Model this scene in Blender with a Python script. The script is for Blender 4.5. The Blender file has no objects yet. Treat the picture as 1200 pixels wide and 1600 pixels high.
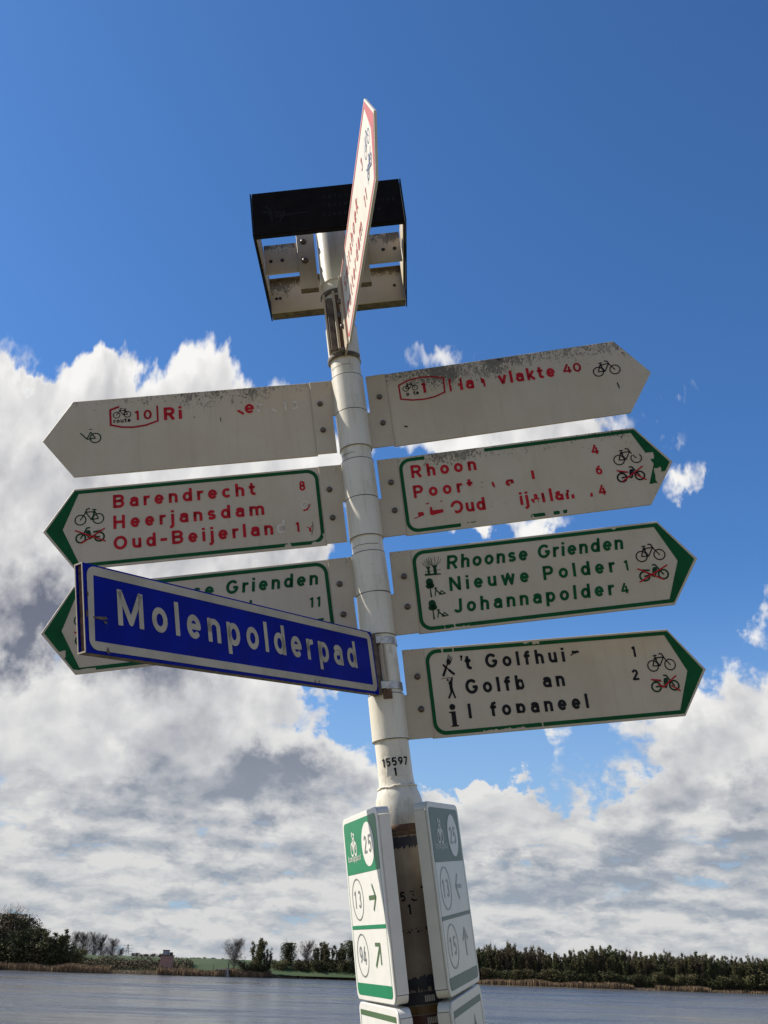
import bpy, math, random
import numpy as np
from mathutils import Matrix, Vector
SC = bpy.context.scene
C = bpy.data.collections.new("place"); SC.collection.children.link(C)
R = math.radians
random.seed(7)

# ---------------------------------------------------------------- camera
CZ = 5.0
CX = Vector((0.99950656, -0.01307570, 0.02855980))      # image right
CD = Vector((0.03141076, 0.41607538, -0.90878746))      # image down
CF = Vector((0.0, 0.90923611, 0.41628079))              # view direction
cam = bpy.data.cameras.new("camera"); co = bpy.data.objects.new("camera", cam); C.objects.link(co)
cam.sensor_fit = 'VERTICAL'; cam.sensor_height = 36.0; cam.lens = 36.0 * 1550 / 1600
cam.clip_start = 0.05; cam.clip_end = 20000
m = Matrix.Identity(4)
for i in range(3):
    m[i][0] = CX[i]; m[i][1] = -CD[i]; m[i][2] = -CF[i]
m[2][3] = CZ
co.matrix_world = m
SC.camera = co

# ---------------------------------------------------------------- light and exposure
SUN = Vector((-0.7662, 0.1250, 0.6303)).normalized()
SUN_EL = math.asin(SUN.z); SUN_AZ = math.atan2(SUN.x, SUN.y)
sl = bpy.data.lights.new("sun", 'SUN'); so = bpy.data.objects.new("sun", sl); C.objects.link(so)
sl.energy = 3.8; sl.angle = R(0.53); sl.color = (1.0, 0.94, 0.84)
so.rotation_euler = SUN.to_track_quat('Z', 'Y').to_euler()
SC.view_settings.view_transform = 'Standard'; SC.view_settings.look = 'None'
SC.view_settings.gamma = 1.0; SC.view_settings.use_curve_mapping = False
SC.view_settings.exposure = 1.0

def azel(px, py):
    d = CX * ((px - 600) / 1550) + CD * ((py - 800) / 1550) + CF
    d.normalize(); return math.atan2(d.x, d.y), math.asin(d.z)

class NT:
    """small helper round a node tree"""
    def __init__(s, nt): s.nt = nt; s.n = nt.nodes; s.l = nt.links
    def new(s, t, **kw):
        n = s.n.new(t)
        for k, v in kw.items(): setattr(n, k, v)
        return n
    def put(s, sock, v):
        if isinstance(v, bpy.types.NodeSocket): s.l.new(v, sock)
        elif isinstance(v, (tuple, list)) and sock.type == 'RGBA' and len(v) == 3: sock.default_value = (*v, 1)
        else: sock.default_value = v
    def math(s, op, a, b=0.0, c=None, clamp=False):
        n = s.new('ShaderNodeMath', operation=op); n.use_clamp = clamp
        s.put(n.inputs[0], a); s.put(n.inputs[1], b)
        if c is not None: s.put(n.inputs[2], c)
        return n.outputs[0]
    def vmath(s, op, a, b=(0, 0, 0)):
        n = s.new('ShaderNodeVectorMath', operation=op); s.put(n.inputs[0], a)
        if op == 'SCALE': s.put(n.inputs['Scale'], b)
        else: s.put(n.inputs[1], b)
        return n.outputs['Value'] if op in ('LENGTH', 'DOT_PRODUCT', 'DISTANCE') else n.outputs['Vector']
    def comb(s, x, y, z=0.0):
        n = s.new('ShaderNodeCombineXYZ'); s.put(n.inputs[0], x); s.put(n.inputs[1], y); s.put(n.inputs[2], z); return n.outputs[0]
    def sep(s, v):
        n = s.new('ShaderNodeSeparateXYZ'); s.put(n.inputs[0], v); return n.outputs
    def noise(s, vec, scale, detail=5.0, rough=0.5, dist=0.0, col=False):
        n = s.new('ShaderNodeTexNoise'); s.put(n.inputs['Vector'], vec); s.put(n.inputs['Scale'], scale)
        n.inputs['Detail'].default_value = detail; n.inputs['Roughness'].default_value = rough; n.inputs['Distortion'].default_value = dist
        return n.outputs['Color' if col else 'Fac']
    def rng(s, v, a, b, c=0.0, d=1.0, smooth=True):
        n = s.new('ShaderNodeMapRange'); n.interpolation_type = 'SMOOTHSTEP' if smooth else 'LINEAR'
        s.put(n.inputs[0], v); s.put(n.inputs[1], a); s.put(n.inputs[2], b); s.put(n.inputs[3], c); s.put(n.inputs[4], d); return n.outputs[0]
    def mix(s, f, a, b):
        n = s.new('ShaderNodeMix', data_type='RGBA'); n.clamp_factor = True; n.clamp_result = False
        s.put(n.inputs['Factor'], f); s.put(n.inputs[6], a); s.put(n.inputs[7], b); return n.outputs[2]

# ---------------------------------------------------------------- sky with clouds
world = bpy.data.worlds.new("World"); SC.world = world; world.use_nodes = True
w = NT(world.node_tree); w.n.clear()
sky = w.new('ShaderNodeTexSky', sky_type='NISHITA'); sky.sun_disc = False
sky.sun_elevation = SUN_EL; sky.sun_rotation = SUN_AZ
sky.air_density = 1.0; sky.dust_density = 0.5; sky.ozone_density = 3.0
STR = 0.05
direction = w.new('ShaderNodeTexCoord').outputs['Generated']
dx, dy, dz = w.sep(direction)
az = w.math('ARCTAN2', dx, dy)
el = w.math('ARCSINE', w.math('MINIMUM', w.math('MAXIMUM', dz, -1.0), 1.0))
# (x px, y px, half width px, half height px, amount): where this sky has its cloud banks and its blue gaps
BLOBS = [(0, 1190, 160, 90, .3), (140, 800, 260, 160, .2), (-60, 760, 420, 215, .62), (250, 760, 330, 230, .60), (480, 760, 130, 150, .30), (150, 1120, 480, 220, .55), (430, 1180, 220, 140, .38),
         (40, 620, 110, 60, .18), (165, 575, 70, 50, .28), (370, 610, 120, 60, .22),
         (665, 560, 110, 42, .50), (720, 690, 200, 60, .52), (900, 655, 190, 50, .52), (1055, 740, 85, 42, .46), (1200, 975, 50, 55, .50), (760, 800, 190, 46, .44), (800, 1150, 50, 34, .25),
         (1050, 1240, 260, 135, .62), (1210, 1180, 160, 130, .5), (750, 1310, 170, 90, .45), (600, 1400, 1200, 130, .62), (620, 1480, 2000, 70, .5),
         (560, 1070, 50, 60, -.65), (520, 960, 120, 90, -.45), (740, 1170, 120, 60, -.65), (925, 1245, 50, 40, -.42), (600, 900, 80, 180, -.4),
         (850, 960, 260, 110, -.5), (1120, 880, 120, 120, -.3), (600, 250, 1500, 300, -.55), (60, 585, 40, 25, -.3)]
# grey undersides of the banks
SHADES = [(40, 960, 130, 75, .42), (190, 1010, 170, 60, .40), (420, 1205, 170, 48, .55), (230, 1120, 120, 50, .16), (90, 770, 150, 70, .14), (430, 900, 160, 90, .25), (80, 1235, 130, 26, .18), (330, 1255, 160, 30, .30),
          (1000, 1235, 150, 38, .20), (820, 1370, 180, 32, .40), (1080, 1340, 190, 42, .34), (1160, 1240, 90, 34, .26), (620, 1330, 90, 50, .25), (200, 1310, 200, 28, .25), (420, 1345, 150, 24, .22), (1000, 1420, 240, 18, .26), (300, 1420, 300, 16, .18), (850, 1475, 260, 14, .18), (230, 1470, 120, 10, .16)]
def blobs(V, lst):
    out_ = None
    for (x, y, rx, ry, am) in lst:
        a0, e0 = azel(x, y); ce = math.cos(e0)
        r1 = rx / 1550 / ce * 0.93; r2 = ry / 1550 * 0.93
        d = w.vmath('LENGTH', w.vmath('MULTIPLY', w.vmath('SUBTRACT', V, (a0, e0, 0)), (1 / r1, 1 / r2, 0)))
        t = w.rng(d, 1.6, 0.1, 0.0, am); out_ = t if out_ is None else w.math('ADD', out_, t)
    return out_
def billows(a, e, detail, full=True):
    s2 = w.math('MAXIMUM', w.math('ADD', e, 0.15), 0.08)
    v = w.math('MULTIPLY', w.math('LOGARITHM', s2, 2.718), 1.8)
    P = w.comb(w.math('MULTIPLY', w.math('SINE', a), 4.4), w.math('MULTIPLY', w.math('COSINE', a), 4.4), v)
    wn = w.noise(P, 3.4, 5.0, 0.62, col=True)
    warp = w.vmath('ADD', P, w.vmath('SCALE', wn, 0.20))
    fine = w.noise(warp, 2.6, detail, 0.60)
    vo = w.new('ShaderNodeTexVoronoi', feature='F1'); vo.normalize = True
    w.put(vo.inputs['Vector'], warp); vo.inputs['Scale'].default_value = 3.4; vo.inputs['Detail'].default_value = 2.0; vo.inputs['Roughness'].default_value = 0.55; vo.inputs['Lacunarity'].default_value = 2.3
    puff = w.math('SUBTRACT', 1.0, w.math('MULTIPLY', vo.outputs['Distance'], 1.6))
    d = w.math('ADD', w.math('MULTIPLY_ADD', fine, 0.80, -0.42), w.math('MULTIPLY_ADD', puff, 0.62, -0.37))
    return d, fine, wn, P
N0, fine0, wn0, P0 = billows(az, el, 8.0)
wx, wy, wz = w.sep(wn0)
Vw0 = w.vmath('ADD', w.comb(az, el, 0.0), w.comb(w.math('MULTIPLY_ADD', wx, 0.22, -0.11), w.math('MULTIPLY_ADD', wy, 0.16, -0.08), 0.0))
cov = blobs(Vw0, BLOBS)
# beyond the frame the same broken cloud goes on, thinning towards the zenith
outf = w.rng(w.math('ABSOLUTE', az), 0.45, 0.62, 0.0, 1.0)
cov = w.math('ADD', w.math('MULTIPLY', cov, w.math('SUBTRACT', 1.0, w.math('MULTIPLY', outf, 0.75))), w.math('MULTIPLY', outf, w.rng(el, 0.80, 0.15, 0.06, 0.46)))
cov = w.math('ADD', cov, w.rng(el, 0.055, 0.0, 0.0, 0.32))
cov = w.math('MINIMUM', cov, 0.70)
big = w.noise(P0, 1.5, 2.0, 0.5)
D0 = w.math('ADD', w.math('ADD', N0, w.math('MULTIPLY_ADD', big, 0.45, -0.26)), w.math('SUBTRACT', cov, 0.20))
# the side of each billow that looks up and towards the sun is bright, the other grey
N1 = billows(w.math('SUBTRACT', az, 0.018), w.math('ADD', el, 0.026), 3.0)[0]
NL = billows(az, el, 3.0)[0]
alpha = w.rng(D0, -0.06, 0.20)
emb = w.math('MULTIPLY', w.math('SUBTRACT', NL, N1), 1.15)
thick = w.rng(D0, 0.04, 0.60)
lit = w.math('ADD', w.math('MULTIPLY_ADD', thick, -0.24, 0.93), emb)
lit = w.math('SUBTRACT', lit, w.math('MULTIPLY', blobs(Vw0, SHADES), 1.55))
lit = w.math('ADD', lit, w.math('MULTIPLY_ADD', fine0, 0.22, -0.10))
lit = w.math('MINIMUM', w.math('MAXIMUM', lit, 0.03), 1.02)
# small cumulus in rows towards the horizon
Pl = w.comb(w.math('MULTIPLY', w.math('SINE', az), 19.0), w.math('MULTIPLY', w.math('COSINE', az), 19.0), w.math('MULTIPLY', el, 62.0))
nl = w.noise(w.vmath('ADD', Pl, w.vmath('SCALE', wn0, 1.2)), 1.0, 5.0, 0.58); nl2 = w.noise(w.vmath('ADD', Pl, w.vmath('SCALE', w.comb(w.math('MULTIPLY', wx, 1.2), w.math('MULTIPLY', wy, 1.2), w.math('MULTIPLY_ADD', wz, 1.2, 0.55)), 1.0)), 1.0, 3.0, 0.58)
lowm = w.rng(el, 0.19, 0.06)
lit = w.math('ADD', lit, w.math('MULTIPLY', lowm, w.math('ADD', w.math('MULTIPLY', w.math('SUBTRACT', nl, nl2), 1.7), w.math('MULTIPLY_ADD', nl, 0.7, -0.33))))
alpha = w.math('MULTIPLY', alpha, w.math('SUBTRACT', 1.0, w.math('MULTIPLY', lowm, w.rng(nl, 0.40, 0.28, 0.0, 0.65))))
lit = w.math('MINIMUM', w.math('MAXIMUM', lit, 0.03), 1.02)
lowc = w.rng(el, 0.0, 0.34)
lit = w.math('MULTIPLY', lit, w.math('MULTIPLY_ADD', lowc, 0.16, 0.84))
dark = w.mix(lowc, (3.3, 3.8, 4.5), (1.35, 1.5, 2.15))
bright = w.mix(lowc, (7.3, 7.25, 7.1), (9.4, 9.3, 9.1))
ccol = w.mix(lit, dark, bright)
skyc = w.vmath('MULTIPLY', sky.outputs[0], (0.66, 1.10, 1.55))
haze_f = w.rng(el, 0.38, -0.01, 0.0, 0.80)
skyc = w.mix(haze_f, skyc, (4.0, 5.5, 7.2))
allc = w.mix(alpha, skyc, ccol)
bg = w.new('ShaderNodeBackground'); w.l.new(allc, bg.inputs[0]); bg.inputs[1].default_value = STR
wo = w.new('ShaderNodeOutputWorld'); w.l.new(bg.outputs[0], wo.inputs[0])
world.cycles.sampling_method = 'MANUAL'; world.cycles.sample_map_resolution = 512

# ---------------------------------------------------------------- materials
def mat(name, col, rough=0.5, metal=0.0, build=None, coat=0.0, spec=0.5):
    mm = bpy.data.materials.new(name); mm.use_nodes = True
    t = NT(mm.node_tree); b = t.n['Principled BSDF']
    b.inputs['Base Color'].default_value = (*col, 1); b.inputs['Roughness'].default_value = rough
    b.inputs['Metallic'].default_value = metal; b.inputs['Specular IOR Level'].default_value = spec
    b.inputs['Coat Weight'].default_value = coat
    if build: build(t, b)
    return mm
def bump(t, b, h, strength, dist):
    n = t.new('ShaderNodeBump'); n.inputs['Strength'].default_value = strength; n.inputs['Distance'].default_value = dist
    t.put(n.inputs['Height'], h); t.l.new(n.outputs[0], b.inputs['Normal'])
def obj_co(t): return t.new('ShaderNodeTexCoord').outputs['Object']
def rnd(t): return t.new('ShaderNodeObjectInfo').outputs['Random']
def dirty(col, algae, warm=0.25, seed=0.0, ztop=0.098, zlow=0.0):
    """weathered sign paint: mottling, rain streaks and black algae spots, thickest along the top edge"""
    def f(t, b):
        o = t.vmath('ADD', obj_co(t), (seed, seed * .37, seed * 1.3))
        x, y, z = t.sep(obj_co(t))
        blot = t.noise(o, 9.0, 5.0, 0.6)
        fine = t.noise(o, 160.0, 4.0, 0.7)
        streak = t.noise(t.vmath('MULTIPLY', o, (60.0, 60.0, 4.0)), 1.0, 4.0, 0.6)
        c = t.mix(t.rng(blot, 0.35, 0.7, 0.0, warm), col, tuple(a * k for a, k in zip(col, (0.86, 0.80, 0.70))))
        c = t.mix(t.rng(streak, 0.48, 0.80, 0.0, 0.28), c, tuple(a * k for a, k in zip(col, (0.70, 0.66, 0.58))))
        c = t.mix(t.rng(fine, 0.45, 0.75, 0.0, 0.12), c, (0.30, 0.28, 0.24))
        big = t.noise(t.vmath('ADD', o, (7.0, 3.0, 1.0)), 3.2, 6.0, 0.65)
        c = t.mix(t.rng(big, 0.48, 0.66, 0.0, 0.40), c, tuple(a * k for a, k in zip(col, (0.78, 0.76, 0.70))))
        if algae > 0:
            patch = t.noise(o, 7.0, 3.0, 0.6)
            top = t.rng(z, zlow, ztop, 0.0, 0.26 * algae)
            thr = t.math('SUBTRACT', 0.86, t.math('ADD', top, t.rng(patch, 0.45, 0.72, 0.0, 0.16 * algae)))
            sp = t.noise(t.vmath('MULTIPLY', o, (1.0, 1.0, 0.6)), 210.0, 3.0, 0.75)
            sp2 = t.noise(t.vmath('MULTIPLY', o, (1.0, 1.0, 0.35)), 70.0, 4.0, 0.7)
            k = t.math('MAXIMUM', t.rng(t.math('SUBTRACT', sp, thr), 0.0, 0.06), t.rng(t.math('SUBTRACT', sp2, thr), 0.0, 0.10, 0.0, 0.7))
            c = t.mix(t.math('MULTIPLY', k, 0.82), c, (0.075, 0.068, 0.050))
        t.l.new(c, b.inputs['Base Color'])
        t.l.new(t.rng(blot, 0.3, 0.7, 0.42, 0.62), b.inputs['Roughness'])
        bump(t, b, fine, 0.10, 0.0006)
    return f
PAINT = (0.485, 0.415, 0.315)
M = {}
def sign_face(name, algae, seed): M[name] = mat(name, PAINT, 0.5, spec=.25, build=dirty(PAINT, algae, 0.35, seed))
for i, (k, a) in enumerate([('L1', 1.0), ('L2', .5), ('L3', .15), ('R1', 1.35), ('R2', 1.1), ('R3', .12), ('R4', .15), ('F5', .1)]):
    sign_face('sign_face_' + k, a, 1.7 * i + .6)
M['bracket'] = mat('bracket_paint', (0.46, 0.39, 0.295), 0.5, spec=.25, build=dirty((0.46, 0.39, 0.295), 0.85, 0.6, 4.4))
M['box_paint'] = mat('box_paint', (0.52, 0.45, 0.34), 0.5, spec=.25, build=dirty((0.52, 0.45, 0.34), 1.5, 0.6, 9.1, .045, -.035))
def pole_build(t, b):
    o = obj_co(t); x, y, z = t.sep(o)
    blot = t.noise(o, 12.0, 5.0, 0.6); fine = t.noise(o, 220.0, 3.0, 0.7)
    st = t.noise(t.vmath('MULTIPLY', o, (55, 55, 5)), 1.0, 4.0, 0.6)
    c = t.mix(t.rng(blot, 0.4, 0.7, 0, 0.4), (0.62, 0.575, 0.475), (0.48, 0.42, 0.31))
    c = t.mix(t.rng(st, 0.48, 0.75, 0, 0.65), c, (0.34, 0.285, 0.20))
    c = t.mix(t.rng(t.noise(t.vmath('MULTIPLY', o, (1, 1, .5)), 26.0, 5.0, 0.7), .56, .70, 0, .5), c, (0.25, 0.21, 0.155))
    c = t.mix(t.rng(fine, 0.66, 0.74, 0, 0.6), c, (0.16, 0.14, 0.11))
    t.l.new(c, b.inputs['Base Color']); bump(t, b, t.noise(o, 60.0, 4.0, 0.6), 0.15, 0.001)
M['pole'] = mat('pole_paint', (0.6, 0.56, 0.48), 0.36, build=pole_build)
def lower_build(t, b):
    o = obj_co(t)
    st = t.noise(t.vmath('MULTIPLY', o, (40, 40, 4)), 1.0, 5.0, 0.65); blot = t.noise(o, 8.0, 4.0, 0.6)
    c = t.mix(t.rng(blot, 0.35, 0.65), (0.34, 0.28, 0.21), (0.22, 0.165, 0.115))
    c = t.mix(t.rng(st, 0.5, 0.75, 0, 0.7), c, (0.15, 0.11, 0.08))
    t.l.new(c, b.inputs['Base Color'])
M['lower'] = mat('grimy_lower_tube', (0.35, 0.3, 0.25), 0.55, build=lower_build)
def plain_noise(col, k, scale=30.0, am=0.3):
    def f(t, b):
        n = t.noise(t.vmath('ADD', obj_co(t), (k, k, k)), scale, 5.0, 0.6)
        t.l.new(t.mix(t.rng(n, 0.35, 0.7), col, tuple(c * (1 - am) for c in col)), b.inputs['Base Color'])
    return f
def cmat(key, col, rough=0.5, metal=0.0, scale=30.0, am=0.3, **kw):
    M[key] = mat(key, col, rough, metal, build=plain_noise(col, len(M) * 1.37, scale, am), **kw)
cmat('print_red', (0.42, 0.012, 0.020), 0.6, am=.18, spec=.15)
cmat('print_green', (0.002, 0.075, 0.020), 0.6, am=.25, spec=.15)
cmat('print_black', (0.012, 0.011, 0.012), 0.6, am=.3, spec=.15)
cmat('print_darkgreen', (0.004, 0.040, 0.015), 0.6, am=.25, spec=.15)
cmat('print_ghost', (0.57, 0.51, 0.42), 0.6, am=.08)
cmat('print_dimred', (0.32, 0.010, 0.02), 0.6, am=.15, spec=.15)
cmat('finger_red', (0.42, 0.075, 0.055), 0.5, am=.15)
cmat('finger_ink', (0.14, 0.16, 0.24), 0.5, am=.15)
cmat('blue', (0.0015, 0.010, 0.255), 0.5, am=.25, scale=14.0, spec=.06)
M['blue'].node_tree.nodes['Principled BSDF'].inputs['Roughness'].default_value = .38
cmat('blue_white', (0.46, 0.41, 0.32), 0.45, am=.22, scale=16.0, spec=.2)
cmat('chip', (0.02, 0.02, 0.018), 0.7)
cmat('bolt', (0.14, 0.11, 0.095), 0.32, 0.6, am=.5, scale=120)
cmat('steel', (0.42, 0.41, 0.39), 0.35, 0.9, am=.4, scale=90)
cmat('rust', (0.16, 0.085, 0.045), 0.75, am=.6, scale=90)
cmat('grime', (0.13, 0.10, 0.075), 0.8, am=.6, scale=60)
cmat('seam', (0.07, 0.06, 0.05), 0.8)
cmat('black_panel', (0.010, 0.008, 0.008), 0.7, am=.3, spec=.05)
cmat('black_print', (0.028, 0.026, 0.025), 0.5, spec=.1)
cmat('box_edge', (0.012, 0.011, 0.012), 0.6, spec=.1)
cmat('brown_edge', (0.20, 0.145, 0.075), 0.8, am=.6, scale=70)
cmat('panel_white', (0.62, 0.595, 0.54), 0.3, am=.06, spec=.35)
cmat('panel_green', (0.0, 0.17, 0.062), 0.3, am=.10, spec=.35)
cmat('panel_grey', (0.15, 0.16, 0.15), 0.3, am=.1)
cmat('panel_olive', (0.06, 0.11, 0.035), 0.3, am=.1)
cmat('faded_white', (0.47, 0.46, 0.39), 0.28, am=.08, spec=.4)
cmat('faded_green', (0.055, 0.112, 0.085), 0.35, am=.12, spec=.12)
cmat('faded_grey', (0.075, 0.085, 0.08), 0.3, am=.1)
cmat('tape', (0.03, 0.03, 0.04), 0.6, am=.5)
cmat('sticker_brown', (0.10, 0.030, 0.015), 0.5, am=.5, scale=25)
cmat('sticker_ochre', (0.16, 0.085, 0.02), 0.5, am=.5, scale=40)
cmat('sticker_white', (0.60, 0.555, 0.46), 0.5, am=.2)

# ---------------------------------------------------------------- object helpers
def props(o, label=None, cat=None, group=None, kind=None):
    for k, v in (('label', label), ('category', cat), ('group', group), ('kind', kind)):
        if v: o[k] = v
    return o
def mesh_obj(name, vs, fs, mt, parent=None, smooth=False):
    me = bpy.data.meshes.new(name); me.from_pydata([tuple(v) for v in vs], [], fs)
    if mt: me.materials.append(mt)
    if smooth: me.polygons.foreach_set('use_smooth', [True] * len(me.polygons))
    me.update()
    o = bpy.data.objects.new(name, me); C.objects.link(o)
    if parent: o.parent = parent
    return o
def empty(name, mw=None):
    o = bpy.data.objects.new(name, None); C.objects.link(o); o.empty_display_size = .1
    if mw is not None: o.matrix_world = mw
    return o
def copy_tree(o, parent=None):
    c = o.copy(); C.objects.link(c)
    if parent: c.parent = parent
    for ch in [k for k in C.objects if k.parent == o]: copy_tree(ch, c)
    return c
class MB:
    def __init__(s): s.v = []; s.f = []
    def add(s, vs, fs):
        b = len(s.v); s.v += [tuple(v) for v in vs]; s.f += [tuple(i + b for i in q) for q in fs]; return s
    def box(s, x0, x1, y0, y1, z0, z1, bev=0.0):
        if bev <= 0:
            vs = [(x, y, z) for x in (x0, x1) for y in (y0, y1) for z in (z0, z1)]
            return s.add(vs, [(0, 1, 3, 2), (4, 6, 7, 5), (0, 4, 5, 1), (2, 3, 7, 6), (0, 2, 6, 4), (1, 5, 7, 3)])
        return s.prism([(x0 + bev, z0), (x1 - bev, z0), (x1, z0 + bev), (x1, z1 - bev), (x1 - bev, z1), (x0 + bev, z1), (x0, z1 - bev), (x0, z0 + bev)], y0, y1, min(bev, abs(y1 - y0) * .3))
    def prism(s, poly, y0, y1, bev=0.0):
        """outline in x,z (counter clockwise seen from -y), front face at y0, chamfered front and back rims"""
        n = len(poly)
        def inset(p, d):
            out = []
            for i in range(n):
                a, b_, c = Vector(p[i - 1]), Vector(p[i]), Vector(p[(i + 1) % n])
                e1 = (b_ - a).normalized(); e2 = (c - b_).normalized()
                n1 = Vector((-e1.y, e1.x)); n2 = Vector((-e2.y, e2.x))
                k = n1 + n2; den = max(1 + n1.dot(n2), .3)
                q = b_ + k * (d / den); out.append((q.x, q.y))
            return out
        rings = [(poly, y0), (poly, y1)] if bev <= 0 else [(inset(poly, bev), y0), (poly, y0 + bev), (poly, y1 - bev), (inset(poly, bev), y1)]
        vs = [(x, y, z) for pl, y in rings for x, z in pl]
        fs = [tuple(range(n))]
        for r in range(len(rings) - 1):
            for i in range(n):
                j = (i + 1) % n; fs.append((r * n + i, (r + 1) * n + i, (r + 1) * n + j, r * n + j))
        fs.append(tuple(range(len(rings) * n - 1, (len(rings) - 1) * n - 1, -1)))
        return s.add(vs, fs)
    def lathe(s, prof, seg=40, a0=0.0, a1=360.0, caps=True):
        full = abs(a1 - a0) >= 359.9; ns = seg if full else seg + 1
        vs = []; fs = []
        for r, z in prof:
            for i in range(ns):
                a = R(a0 + (a1 - a0) * i / seg); vs.append((r * math.cos(a), r * math.sin(a), z))
        for k in range(len(prof) - 1):
            for i in range(seg):
                j = (i + 1) % ns; fs.append((k * ns + i, k * ns + j, (k + 1) * ns + j, (k + 1) * ns + i))
        if full and caps:
            fs.append(tuple(range(ns - 1, -1, -1))); fs.append(tuple(range((len(prof) - 1) * ns, len(prof) * ns)))
        return s.add(vs, fs)
    def tube(s, pts, r, seg=8, r1=None):
        r1 = r if r1 is None else r1; b = len(s.v); n = len(pts)
        for i, p in enumerate(pts):
            p = Vector(p); d = (Vector(pts[min(i + 1, n - 1)]) - Vector(pts[max(i - 1, 0)])).normalized()
            u = d.orthogonal().normalized(); v_ = d.cross(u); rr = r + (r1 - r) * i / max(n - 1, 1)
            for k in range(seg):
                a = 2 * math.pi * k / seg; s.v.append(tuple(p + (u * math.cos(a) + v_ * math.sin(a)) * rr))
        for i in range(n - 1):
            for k in range(seg):
                j = (k + 1) % seg; s.f.append((b + i * seg + k, b + i * seg + j, b + (i + 1) * seg + j, b + (i + 1) * seg + k))
        s.f.append(tuple(b + k for k in range(seg - 1, -1, -1))); s.f.append(tuple(b + (n - 1) * seg + k for k in range(seg)))
        return s
    def build(s, name, mt, parent=None, smooth=False, auto=False):
        o = mesh_obj(name, s.v, s.f, mt, parent, smooth)
        if smooth and auto: o.data.set_sharp_from_angle(angle=R(35))
        return o

# ---------------------------------------------------------------- printed marks: distance fields turned into flat sheets of vinyl
PH = [(random.uniform(0, 6.28), random.uniform(0, 6.28), random.uniform(.6, 1.4)) for _ in range(9)]
def wob(x, z):
    n = 0
    for i, (a, p, k) in enumerate(PH):
        fr = (0.35, 0.8, 1.7)[i % 3] * k; n = n + np.sin((x * math.cos(a) + z * math.sin(a)) * fr + p) * (1.0, .6, .4)[i % 3]
    return n / 3.0
def sd_poly(P, x, z):
    P = np.array(P, float); d = np.full(x.shape, 1e9); s = np.ones(x.shape)
    for i in range(len(P)):
        a = P[i]; b = P[i - 1]; e = b - a; wx = x - a[0]; wz = z - a[1]
        t = np.clip((wx * e[0] + wz * e[1]) / max(e @ e, 1e-9), 0, 1)
        d = np.minimum(d, (wx - e[0] * t) ** 2 + (wz - e[1] * t) ** 2)
        c1 = z >= a[1]; c2 = z < b[1]; c3 = e[0] * wz > e[1] * wx
        s = np.where((c1 & c2 & c3) | (~c1 & ~c2 & ~c3), -s, s)
    return s * np.sqrt(d)
def sd_stroke(pts, hw, x, z, f0=True, f1=True):
    d = np.full(x.shape, 1e9); n = len(pts)
    for i in range(n - 1):
        ax, az_ = pts[i]; bx, bz = pts[i + 1]; L = math.hypot(bx - ax, bz - az_)
        if L < 1e-6: continue
        ux, uz = (bx - ax) / L, (bz - az_) / L
        t = (x - ax) * ux + (z - az_) * uz; s = np.abs((x - ax) * -uz + (z - az_) * ux)
        lo = np.maximum(-t, 0); hi = np.maximum(t - L, 0)
        dd = np.sqrt(s ** 2 + lo ** 2 + hi ** 2) - hw
        if i == 0 and f0: dd = np.maximum(dd, -t)
        if i == n - 2 and f1: dd = np.maximum(dd, t - L)
        d = np.minimum(d, dd)
    return d
def sd_ell(cx, cz, rx, rz, x, z): return (np.sqrt(((x - cx) / rx) ** 2 + ((z - cz) / rz) ** 2) - 1) * min(rx, rz)
def erase_field(er, x, z):
    """er: rectangles (x0,x1,z0,z1) in mm where the film has flaked away, with ragged edges"""
    d = np.full(x.shape, 1e9)
    for (x0, x1, z0, z1) in er:
        q = np.maximum(np.maximum(x0 - x, x - x1), np.maximum(z0 - z, z - z1)); d = np.minimum(d, q)
    return d + wob(x, z) * 1.4
def march(fn, x0, x1, z0, z1, st, er=None):
    """sheet covering fn<0 in the box, coordinates in mm"""
    nx = max(2, int(math.ceil((x1 - x0) / st)) + 1); nz = max(2, int(math.ceil((z1 - z0) / st)) + 1)
    xs = x0 + np.arange(nx) * st; zs = z0 + np.arange(nz) * st
    Xg, Zg = np.meshgrid(xs, zs, indexing='ij'); D = fn(Xg, Zg)
    if er: D = np.maximum(D, -erase_field(er, Xg, Zg))
    ins = D < 0
    full = ins[:-1, :-1] & ins[1:, :-1] & ins[:-1, 1:] & ins[1:, 1:]
    part = (ins[:-1, :-1] | ins[1:, :-1] | ins[:-1, 1:] | ins[1:, 1:]) & ~full
    vs = []; fs = []
    for j in range(nz - 1):                       # merge full cells into runs
        i = 0; row = full[:, j]
        while i < nx - 1:
            if row[i]:
                k = i
                while k < nx - 1 and row[k]: k += 1
                b = len(vs); vs += [(xs[i], zs[j]), (xs[k], zs[j]), (xs[k], zs[j + 1]), (xs[i], zs[j + 1])]; fs.append((b, b + 1, b + 2, b + 3)); i = k
            else: i += 1
    for i, j in zip(*np.nonzero(part)):
        cs = [(xs[i], zs[j], D[i, j]), (xs[i + 1], zs[j], D[i + 1, j]), (xs[i + 1], zs[j + 1], D[i + 1, j + 1]), (xs[i], zs[j + 1], D[i, j + 1])]
        poly = []
        for k in range(4):
            a = cs[k]; b_ = cs[(k + 1) % 4]
            if a[2] < 0: poly.append(a[:2])
            if (a[2] < 0) != (b_[2] < 0):
                t = a[2] / (a[2] - b_[2]); poly.append((a[0] + (b_[0] - a[0]) * t, a[1] + (b_[1] - a[1]) * t))
        if len(poly) >= 3:
            b = len(vs); vs += poly; fs.append(tuple(range(b, b + len(poly))))
    return vs, fs

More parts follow.
